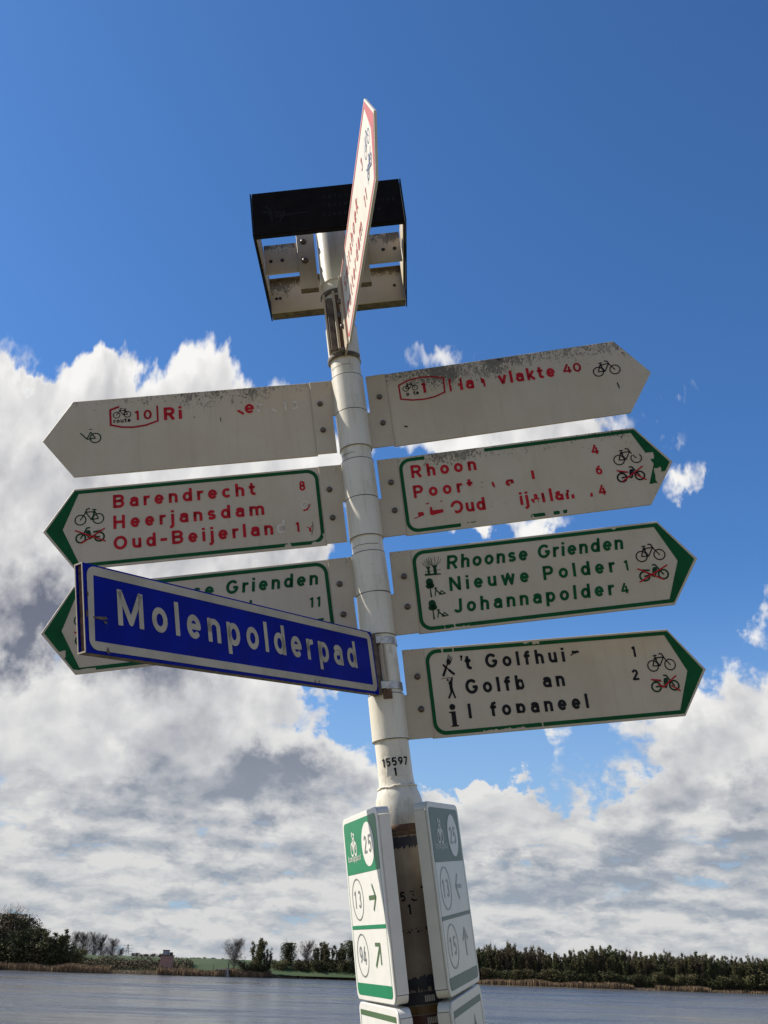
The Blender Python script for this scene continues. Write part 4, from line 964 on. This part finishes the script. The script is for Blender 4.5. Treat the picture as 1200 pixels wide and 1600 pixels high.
p = Print(1.0, er=[(184, 226, -68, -28), (226, 232, -68, -62), (272, 310, -84, -62)]); p.text('Infopaneel', 176, 449, -64.2, 32.5, .205, 0, 1.08); p.build('place_name', M['print_black'], r, Y1)
for tx, x0, x1, z in (('1', 572, 580, 41.4), ('2', 560.4, 579.4, -11.6)):
    p = Print(.8); p.text(tx, x0, x1, z, 24.8, .2); p.build('distance_number', M['print_black'], r, Y1)
p = Print(.6); p.stroke([(131.5, 33), (139, 49)], 2.7, True); p.stroke([(138, 46), (145, 61)], 1.5); p.poly([(143, 60), (149, 57), (154, 64), (148, 72), (143, 68)])
for i in range(4): p.stroke([(144.5 + i * 2.4, 66.5 - i * 1.7), (149.5 + i * 2.5, 81 - i * 2.6)], .75)
p.stroke([(157.5, 35), (147, 45.5)], 2.7, True); p.stroke([(149, 44), (137, 56.5)], 1.4); p.stroke([(139, 53), (135.5, 58)], 2.3); p.build('knife_and_fork_symbol', M['print_black'], r, Y1)
p = Print(.6); p.disc(140.5, 24, 2.2, 2.6); p.stroke([(126.5, 26.5), (129, 28.5), (152, 29)], .55); p.poly([(141, 18), (145, 22), (150, 20), (150, 14), (149, 6), (142, 6), (143, 12)]); p.stroke([(145, 20), (151, 28)], 1.3); p.stroke([(149, 18), (151.5, 28)], 1.2)
p.stroke([(144.5, 8), (145, -4), (138.5, -15.5)], 2.0); p.stroke([(147, 8), (149, -4), (152, -16)], 2.0); p.stroke([(145.5, 14), (146, 6)], 3.2); p.build('golfer_symbol', M['print_black'], r, Y1)
p = Print(.7); p.disc(143, -36, 6.6, 6.6); p.poly([(134.5, -46), (148.5, -45.5), (148.5, -76), (152.5, -76.5), (152.5, -79), (135.5, -79), (135.5, -76.5), (139, -76), (139, -49), (134.5, -49)]); p.build('information_symbol', M['print_black'], r, Y1)
p = Print(.6); bike(p, 634, 17.4, 1, 1); p.build('bicycle_symbol', M['print_black'], r, Y1)
p = Print(.8); q = Print(.8); moped(p, q, 632.5, -30.4, 1, 2); p.build('moped_symbol', M['print_darkgreen'], r, Y1); q.build('prohibition_cross', M['print_red'], r, -.0003)
# F5: towards the camera
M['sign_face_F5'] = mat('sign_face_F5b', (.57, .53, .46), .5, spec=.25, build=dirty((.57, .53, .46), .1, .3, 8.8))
r = finger('F5', 1, 'sunlit top finger sign pointing towards the viewer, red letters Smitshoek and Rotterdam', False, 'finger_red')
p = Print(1.0); p.text('Smitshoek', 140, 452, 12, 38, .15, 0, 1.1); p.build('place_name', M['finger_red'], r, Y1)
p = Print(1.0); p.text('Rotterdam', 140, 466, -58, 38, .15, 0, 1.1); p.build('place_name', M['finger_red'], r, Y1)
p = Print(.8); p.text('3', 545, 565, 22, 30, .16); p.build('distance_number', M['finger_red'], r, Y1)
p = Print(.8); p.text('11', 528, 560, -56, 30, .16); p.build('distance_number', M['finger_red'], r, Y1)
p = Print(.6); bike(p, 634, 15, 1.1, 1, 1.1); p.build('bicycle_symbol', M['finger_ink'], r, Y1)
p = Print(.8); q = Print(.8); moped(p, q, 628, -35, 1, 0); p.build('moped_symbol', M['finger_ink'], r, Y1); q.build('prohibition_cross', M['finger_ink'], r, -.0003)
# its empty, corroded clamp on the post beside it
cl = empty('sleeve_clamp', PF @ Matrix.Translation((0, 0, .509))); props(cl, 'corroded brown clamp channel on the post beside the sunlit top finger sign', 'clamp')
MB().lathe([(.0418, -.098), (.0432, -.096), (.0432, -.088), (.0418, -.086)], 40, 150, 330).build('rim', M['grime'], cl, True)
MB().lathe([(.0410, .088), (.0435, .090), (.0435, .098), (.0410, .100)], 40, 180, 330).build('rim', M['grime'], cl, True)
MB().box(-.0370, -.0325, -.040, -.012, -.080, .084).build('channel_side', M['bracket'], cl)
MB().box(-.0300, -.0150, -.0440, -.0385, -.083, .070, .001).build('channel_web', M['grime'], cl)
MB().box(-.0135, -.0065, -.0500, -.0385, -.083, .086, .001).build('channel_side', M['bracket'], cl)
MB().box(-.006, .004, -.0455, -.0390, -.083, .078, .001).build('channel_web', M['rust'], cl)
for z in (.010, -.090): 
    b_ = MB().lathe([(.008, -.006), (.008, .006), (.005, .008)], 6).build('nut', M['bolt'], cl); b_.matrix_local = Matrix.Translation((-.001, -.052, z)) @ Matrix.Rotation(R(90), 4, 'Y')

# ---------------------------------------------------------------- blue street name sign
r = empty('street_name_sign', frame('B')); props(r, 'long blue enamel street name sign reading Molenpolderpad, clamped to the post', 'street sign')
def rr_poly(x0, x1, z0, z1, rad, n_=5):
    out = []
    for cx, cz, a in ((x1 - rad, z0 + rad, -90), (x1 - rad, z1 - rad, 0), (x0 + rad, z1 - rad, 90), (x0 + rad, z0 + rad, 180)):
        out += [(cx + rad * math.cos(R(a + 90 * i / n_)), cz + rad * math.sin(R(a + 90 * i / n_))) for i in range(n_ + 1)]
    return out
LB, HB = .829, .1374
MB().prism([(-LB, -HB / 2), (0, -HB / 2), (0, HB / 2), (-LB, HB / 2)], .0, .0022, .0006).build('face_plate', M['blue'], r)
MB().prism([(-LB, -HB / 2), (0, -HB / 2), (0, HB / 2), (-LB, HB / 2)], .0135, .0155, .0006).build('back_plate', M['blue'], r)
b = MB(); b.box(-LB + .0005, -.0005, .0023, .0134, HB / 2 - .0022, HB / 2); b.build('top_rim', M['blue'], r)
b = MB(); b.box(-LB + .0005, -.0005, .0023, .0134, -HB / 2, -HB / 2 + .0022); b.build('bottom_rim', M['brown_edge'], r)
for z in (-HB / 2 + .0012, HB / 2 - .0012): MB().box(-LB - .0012, -LB - .0001, -.0003, .0158, z - .0012, z + .0012).build('worn_edge', M['blue_white'], r)
for y in (.0004, .0148): MB().box(-LB - .0012, -LB - .0001, y - .0007, y + .0009, -HB / 2 + .0026, HB / 2 - .0026).build('worn_edge', M['blue_white'], r)
MB().box(-LB + .004, -LB + .006, .0024, .0133, -HB / 2 + .0024, HB / 2 - .0024).build('end_cap', M['rust'], r)
p = Print(1.5)
Po = rr_poly(-822, -6, -63.5, 65.5, 16); Pi = [(-811, -50), (-23, -50), (-21, 51), (-809, 51.5)]
p.field(lambda x, z: np.maximum(sd_poly(Po, x, z), -sd_poly(Pi, x, z)), -826, -2, -68, 70); p.build('border', M['blue_white'], r)
p = Print(1.0); p.text('Molenpolderpad', -763, -76.5, -19.2, 57, .178, 0, 1.06); p.build('street_name', M['blue_white'], r)
p = Print(.8); p.poly([(-814, -13.5), (-788, -10), (-783, -13), (-792, -16), (-812, -15.5)]); p.poly([(-793, -18), (-786, -17), (-785, -22), (-790, -21)]); p.poly([(-789, -60), (-786, -56), (-784, -60), (-782, -66), (-789, -66)]); p.stroke([(-787, -24), (-787, -32)], .4); p.build('scratch', M['grime'], r, -.0011)
p = Print(.8); p.poly([(-247, -64), (-243, -56), (-241, -64)]); p.poly([(-232, -62), (-229, -56), (-228, -64)]); p.disc(-822, 20, 2, 4); p.disc(-825, -10, 1.6, 6); p.build('paint_chip', M['grime'], r, -.0011)
sb = empty('strap_bracket', PF @ Matrix.Translation((0, 0, -.365))); props(sb, 'dirty grey bracket with two steel band clamps holding the blue sign to the post', 'bracket')
for z in (.052, -.048):
    MB().lathe([(RP + .0008, z - .008), (RP + .0026, z - .0078), (RP + .0026, z + .0078), (RP + .0008, z + .008)], 44, caps=False).build('band', M['steel'], sb, True, True)
    MB().box(-.016, .002, -RP - .0105, -RP - .0030, z - .0085, z + .0085, .001).build('band_lock', M['steel'], sb)
MB().box(-.030, -.008, -.0490, -.0300, -.068, .066, .001).build('channel', M['grime'], sb)
for xx in (-.0065, .0005, .0072): MB().box(xx, xx + .0030, -.0415, -.0360, -.040, .044).build('rib', M['grime'] if xx < 0 else M['bracket'], sb)
MB().box(-.0065, .013, -.0425, -.0345, -.078, -.0570, .001).build('foot', M['rust'], sb)

# ---------------------------------------------------------------- open black box sign on top
cy_, sy_ = math.cos(-.1275), math.sin(-.1275)
th = .0223
bxm = PF @ Matrix.Translation((.0023, 0, .7508)) @ Matrix.Rotation(-th, 4, 'Z') @ Matrix.Rotation(R(.5), 4, 'Y')
bs = empty('box_sign', bxm); props(bs, 'open box sign at the top of the post with a black front board', 'signboard')
WB, DB = .370, .3263
def panel(name, y0, y1, z0, z1, mt, parent=bs, x0=-WB / 2, x1=WB / 2, bev=.001): return MB().box(x0, x1, y0, y1, z0, z1, bev).build(name, mt, parent)
zf0, zf1 = -.0506, .0769
fp = panel('front_board', -DB / 2, -DB / 2 + .004, zf0, zf1, M['black_panel'])
panel('lip', -DB / 2 + .0045, -DB / 2 + .018, zf0, zf0 + .003, M['box_edge']); panel('lip', -DB / 2 + .0045, -DB / 2 + .018, zf1 - .003, zf1, M['box_edge'])
panel('back_board', DB / 2 - .004, DB / 2, -.0634, .0372, M['box_paint'])
panel('lip', DB / 2 + .0003, DB / 2 + .0300, -.0640, -.0610, M['brown_edge']); panel('lip', DB / 2 - .022, DB / 2 - .0045, .0352, .0380, M['brown_edge'])
for s in (-1, 1):
    x0 = s * (WB / 2 + .0015)
    b = MB(); pts_ = [(-DB / 2 - .002, zf0 - .001), (-DB / 2 - .002, zf1 - .002), (DB / 2 + .031, .036), (DB / 2 + .031, -.0655)]
    xa, xb_ = (x0, x0 + .003) if s > 0 else (x0 - .003, x0)
    vs = [(xa, y, z) for y, z in pts_] + [(xb_, y, z) for y, z in pts_]
    b.add(vs, [(0, 1, 2, 3), (7, 6, 5, 4), (0, 4, 5, 1), (1, 5, 6, 2), (2, 6, 7, 3), (3, 7, 4, 0)]).build('side_board', M['box_edge'], bs)
    xa = s * (WB / 2 - .0035)
    MB().box(min(xa, xa + s * .003), max(xa, xa + s * .003), -DB / 2 + .02, DB / 2 - .032, -.040, .038).build('side_lining', M['box_paint'], bs)
cbz0, cbz1 = -.052, .040
for s in (-1, 1):
    a, b_ = sorted((s * .090, s * (WB / 2 - .006)))
    MB().box(a, b_, -.002, .003, cbz0, cbz1, .0008).build('crossbar', M['box_paint'], bs)
    a, b_ = sorted((s * .0455, s * .0915))
    MB().box(a, b_, -.009, -.0035, -.112, .082, .0008).build('wing_plate', M['bracket'], bs)
    MB().box(a, b_, -.0088, .008, -.1150, -.1122).build('wing_lip', M['brown_edge'], bs)
    for z in (.034, -.026): bolt_on(bs, s * .0735, z, -.009, .0075)
    for x, z in ((.163, -.012), (.133, -.012)):
        h_ = MB().lathe([(.0050, 0), (.0050, .0012)], 12).build('hole', M['chip'], bs); h_.matrix_local = Matrix.Translation((s * x, -.0021, z)) @ Matrix.Rotation(R(90), 4, 'X')
    for x, z in ((.168, -.018), (.158, -.018)) if s < 0 else ((.160, -.015),):
        h_ = MB().lathe([(.0045, 0), (.0045, .0012)], 12).build('hole', M['chip'], bs); h_.matrix_local = Matrix.Translation((s * x, DB / 2 - .0041, z)) @ Matrix.Rotation(R(90), 4, 'X')
MB().lathe([(RP + .0004, -.112), (RP + .003, -.1115), (RP + .003, .082), (RP + .0004, .0825)], 44, caps=False).build('collar', M['pole'], bs, True, True)
p = Print(.7); p.stroke([(-160, 14), (-150, 16), (-144, 10), (-143, 0)], 1.0); p.stroke([(-152, 34), (-142, 20), (-138, 4), (-140, -14)], 1.0)
for i in range(4): p.stroke([(-132 + i * 6, 16 - i), (-128 + i * 6, 6), (-130 + i * 5, -4)], .8)
p.stroke([(-108, 14), (-106, 4), (-116, -6), (-120, -16)], 1.0); p.stroke([(-104, -2), (-98, 4), (-94, -1), (-86, 3), (-78, 1), (-70, 4), (-60, 2), (-50, 4)], .8)
p.build('logo', M['black_print'], bs, -DB / 2 - .0006)
for tx, x0, x1, z in (('natuur', -10, 66, 38), ('recreatieschap', -10, 170, 12), ('IJsselmonde', -10, 130, -15)):
    p = Print(.7); p.text(tx, x0, x1, z, 13, .10); p.build('lettering', M['black_print'], bs, -DB / 2 - .0006)

# ---------------------------------------------------------------- cycle node panels on the lower tube
def node_panel(key, mats, label, content, dz=0.0, rot=0.0, dxx=0.0):
    r_ = empty('cycle_node_panel', frame(key, dz, rot, dxx)); props(r_, label, 'signboard', 'cycle node panels on the lower post')
    wh, gr, gy, ol = [M[k] for k in mats]
    W2, H2 = .1275, .1757
    MB().prism(rr_poly(-W2, W2, -H2, H2, .016, 6), 0, .0035, .0014).build('face', wh, r_, True, True)
    # folded rim turned back towards the post, slit at the corners
    e = .027
    for s in (-1, 1):
        b = MB(); o_ = []
        for k in range(5):
            a = R(90 * k / 4); o_.append((s * (W2 - .0035 + .0035 * math.sin(a)), .0036 + .0032 * (1 - math.cos(a))))
        o_.append((s * W2, e))
        vs = []; 
        for x, y in o_: vs += [(x, y, -H2 + .016), (x, y, H2 - .016)]
        vi = [(x - s * .0018, y + .0005, z) for x, y, z in vs]; n_ = len(vs)
        fs = [(2 * i, 2 * i + 2, 2 * i + 3, 2 * i + 1) for i in range(n_ // 2 - 1)] + [(n_ + 2 * i, n_ + 2 * i + 1, n_ + 2 * i + 3, n_ + 2 * i + 2) for i in range(n_ // 2 - 1)] + [(n_ - 2, n_ - 1, 2 * n_ - 1, 2 * n_ - 2)]
        b.add(vs + vi, fs); b.build('side_rim', wh, r_, True, True)
        for s2 in (-1, 1):      # rounded corner piece, a little apart from the side rim
            c = MB(); vs = []
            for k in range(7):
                a = R(4 + 82 * k / 6); x = s * (W2 - .016 + .016 * math.cos(a)); z = s2 * (H2 - .016 + .016 * math.sin(a)); vs += [(x, .0030, z), (x, e - .001, z)]
            c.add(vs, [(2 * i, 2 * i + 1, 2 * i + 3, 2 * i + 2) for i in range(6)]); c.build('corner_rim', wh, r_, True)
        MB().box(-W2 + .017, W2 - .017, .0036, e, s * H2 - (.0018 if s > 0 else 0), s * H2 + (0 if s > 0 else .0018)).build('end_rim', wh, r_)
    MB().box(-.03, .03, .0036, .0420, -.10, -.07).build('mounting_clip', M['steel'], r_); MB().box(-.03, .03, .0036, .0420, .07, .10).build('mounting_clip', M['steel'], r_)
    content(r_, wh, gr, gy, ol)
    return r_
YP = -.0005
def frame_lines(r_, gr, x0, x1, z1, zt_):
    """green head field, thin side lines, divider, green foot field"""
    p = Print(1.2); top = [(x0, zt_), (x1, zt_)] + [(x1 + 0, z1)] 
    p.field(lambda x, z: sd_poly([(x0, zt_), (x1, zt_), (x1, z1 - 10), (x1 - 3, z1 - 3), (x1 - 10, z1), (x0 + 10, z1), (x0 + 3, z1 - 3), (x0, z1 - 10)], x, z), x0 - 2, x1 + 2, zt_ - 2, z1 + 2); p.build('head_field', gr, r_, YP)
    p = Print(1.0); p.stroke([(x0 + .8, zt_), (x0 + .8, -144)], .8, True, True); p.stroke([(x1 - .8, zt_), (x1 - .8, -144)], .8, True, True); p.stroke([(x0, -41), (x1, -41)], 3.6, True, True); p.build('divider_lines', gr, r_, YP - .00015)
    p = Print(1.2); p.field(lambda x, z: sd_poly([(x0 + 10, -166), (x1 - 10, -166), (x1 - 3, -163), (x1, -156), (x1, -144), (x0, -144), (x0, -156), (x0 + 3, -163)], x, z), x0 - 2, x1 + 2, -168, -142); p.build('foot_field', gr, r_, YP)
def front_bike(p, x, z, k=1.0):
    p.ring(x - 11 * k, z - 8 * k, 9 * k, 1.6 * k, 11.5 * k); p.ring(x + 12 * k, z - 8 * k, 8.5 * k, 1.6 * k, 11.5 * k)
    for q in ([(-11, -8), (-4, 12), (7, 12), (12, -8)], [(-4, 10), (2, -8), (7, 12)], [(-8, 20), (-5, 17), (-4, 11)], [(2, 20), (8, 20), (7, 12)], [(-8, 22), (-3, 23)]): p.stroke([(x + a * k, z + b_ * k) for a, b_ in q], 1.7 * k)
def knoop(n1, n2, arrows, cx=-57, ax=47):
    def f(r_, wh, gr, gy, ol):
        frame_lines(r_, gr, -117, 117, 165, 61)
        p = Print(1.0); p.disc(52, 112, 42); p.build('number_disc', wh, r_, YP - .0005)
        p = Print(.9); p.text('25', 26, 76, 95, 34, .15, 0, .95); p.build('node_number', gy, r_, YP - .0010)
        p = Print(.8); front_bike(p, -52, 118, 1.05); p.build('bicycle_symbol', wh, r_, YP - .0005)
        p = Print(.7); p.text('knooppunt', -98, -6, 86, 13, .15, 0, .8); p.build('lettering', wh, r_, YP - .0005)
        for t_, zc in ((n1, 12), (n2, -93)):
            p = Print(1.0); p.ring(cx, zc, 39, 1.5); p.build('number_ring', gy, r_, YP)
            p = Print(.9); p.text(t_, cx - 23, cx + 23, zc - 17, 34, .14, 0, .95); p.build('node_number', gy, r_, YP)
        for (kind, zc) in zip(arrows, (12, -93)):
            p = Print(1.0); 
            A = {'right': ([(-24, 0), (22, 0)], [(2, 24), (22, 0), (2, -24)]), 'left': ([(24, 0), (-22, 0)], [(-2, 24), (-22, 0), (-2, -24)]), 'up': ([(0, -26), (0, 22)], [(-20, 4), (0, 24), (20, 4)]), 'upright': ([(-18, -20), (16, 16)], [(-14, 20), (18, 20), (18, -16)])}[kind]
            for q in A: p.stroke([(ax + a, zc + b_) for a, b_ in q], 4.2 if q is A[0] else 3.4, True, True)
            p.build('arrow', ol, r_, YP)
    return f
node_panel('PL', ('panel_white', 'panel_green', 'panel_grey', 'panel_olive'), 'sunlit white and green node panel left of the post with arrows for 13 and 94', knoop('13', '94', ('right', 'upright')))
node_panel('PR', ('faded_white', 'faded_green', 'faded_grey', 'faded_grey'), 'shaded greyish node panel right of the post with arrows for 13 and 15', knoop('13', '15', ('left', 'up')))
def lower_left(r_, wh, gr, gy, ol):
    p = Print(1.0); p.stroke([(-117, 158), (117, 158)], 5, True, True); p.build('head_line', ol, r_, YP)
    p = Print(1.0); p.stroke([(-116, 152), (-116, -150), (116, -150), (116, 152)], 1.0); p.build('border', gy, r_, YP)
    p = Print(.9); p.ring(-57, 90, 39, 1.5); p.build('number_ring', gy, r_, YP)
def lower_right(r_, wh, gr, gy, ol):
    p = Print(1.0); p.stroke([(-112, 152), (112, 152)], 6, True, True); p.build('head_line', gr, r_, YP)
    p = Print(1.0); p.stroke([(-112, 150), (-112, -150), (112, -150), (112, 150)], 1.2); p.build('border', gy, r_, YP)
    p = Print(1.0); p.poly([(20, 70), (44, 132), (68, 70), (56, 76), (44, 108), (32, 76)]); p.stroke([(44, 118), (44, 40)], 6, True, True); p.build('arrow', gy, r_, YP)
    p = Print(1.0); p.text('15', -80, -34, 66, 34, .15); p.build('node_number', gy, r_, YP)
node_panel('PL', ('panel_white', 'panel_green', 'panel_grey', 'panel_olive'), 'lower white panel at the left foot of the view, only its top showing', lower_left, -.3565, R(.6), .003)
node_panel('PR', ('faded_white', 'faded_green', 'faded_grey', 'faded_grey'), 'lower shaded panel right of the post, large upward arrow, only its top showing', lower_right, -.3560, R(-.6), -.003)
print('objects', len(C.objects), 'polys', sum(len(me.polygons) for me in bpy.data.meshes))
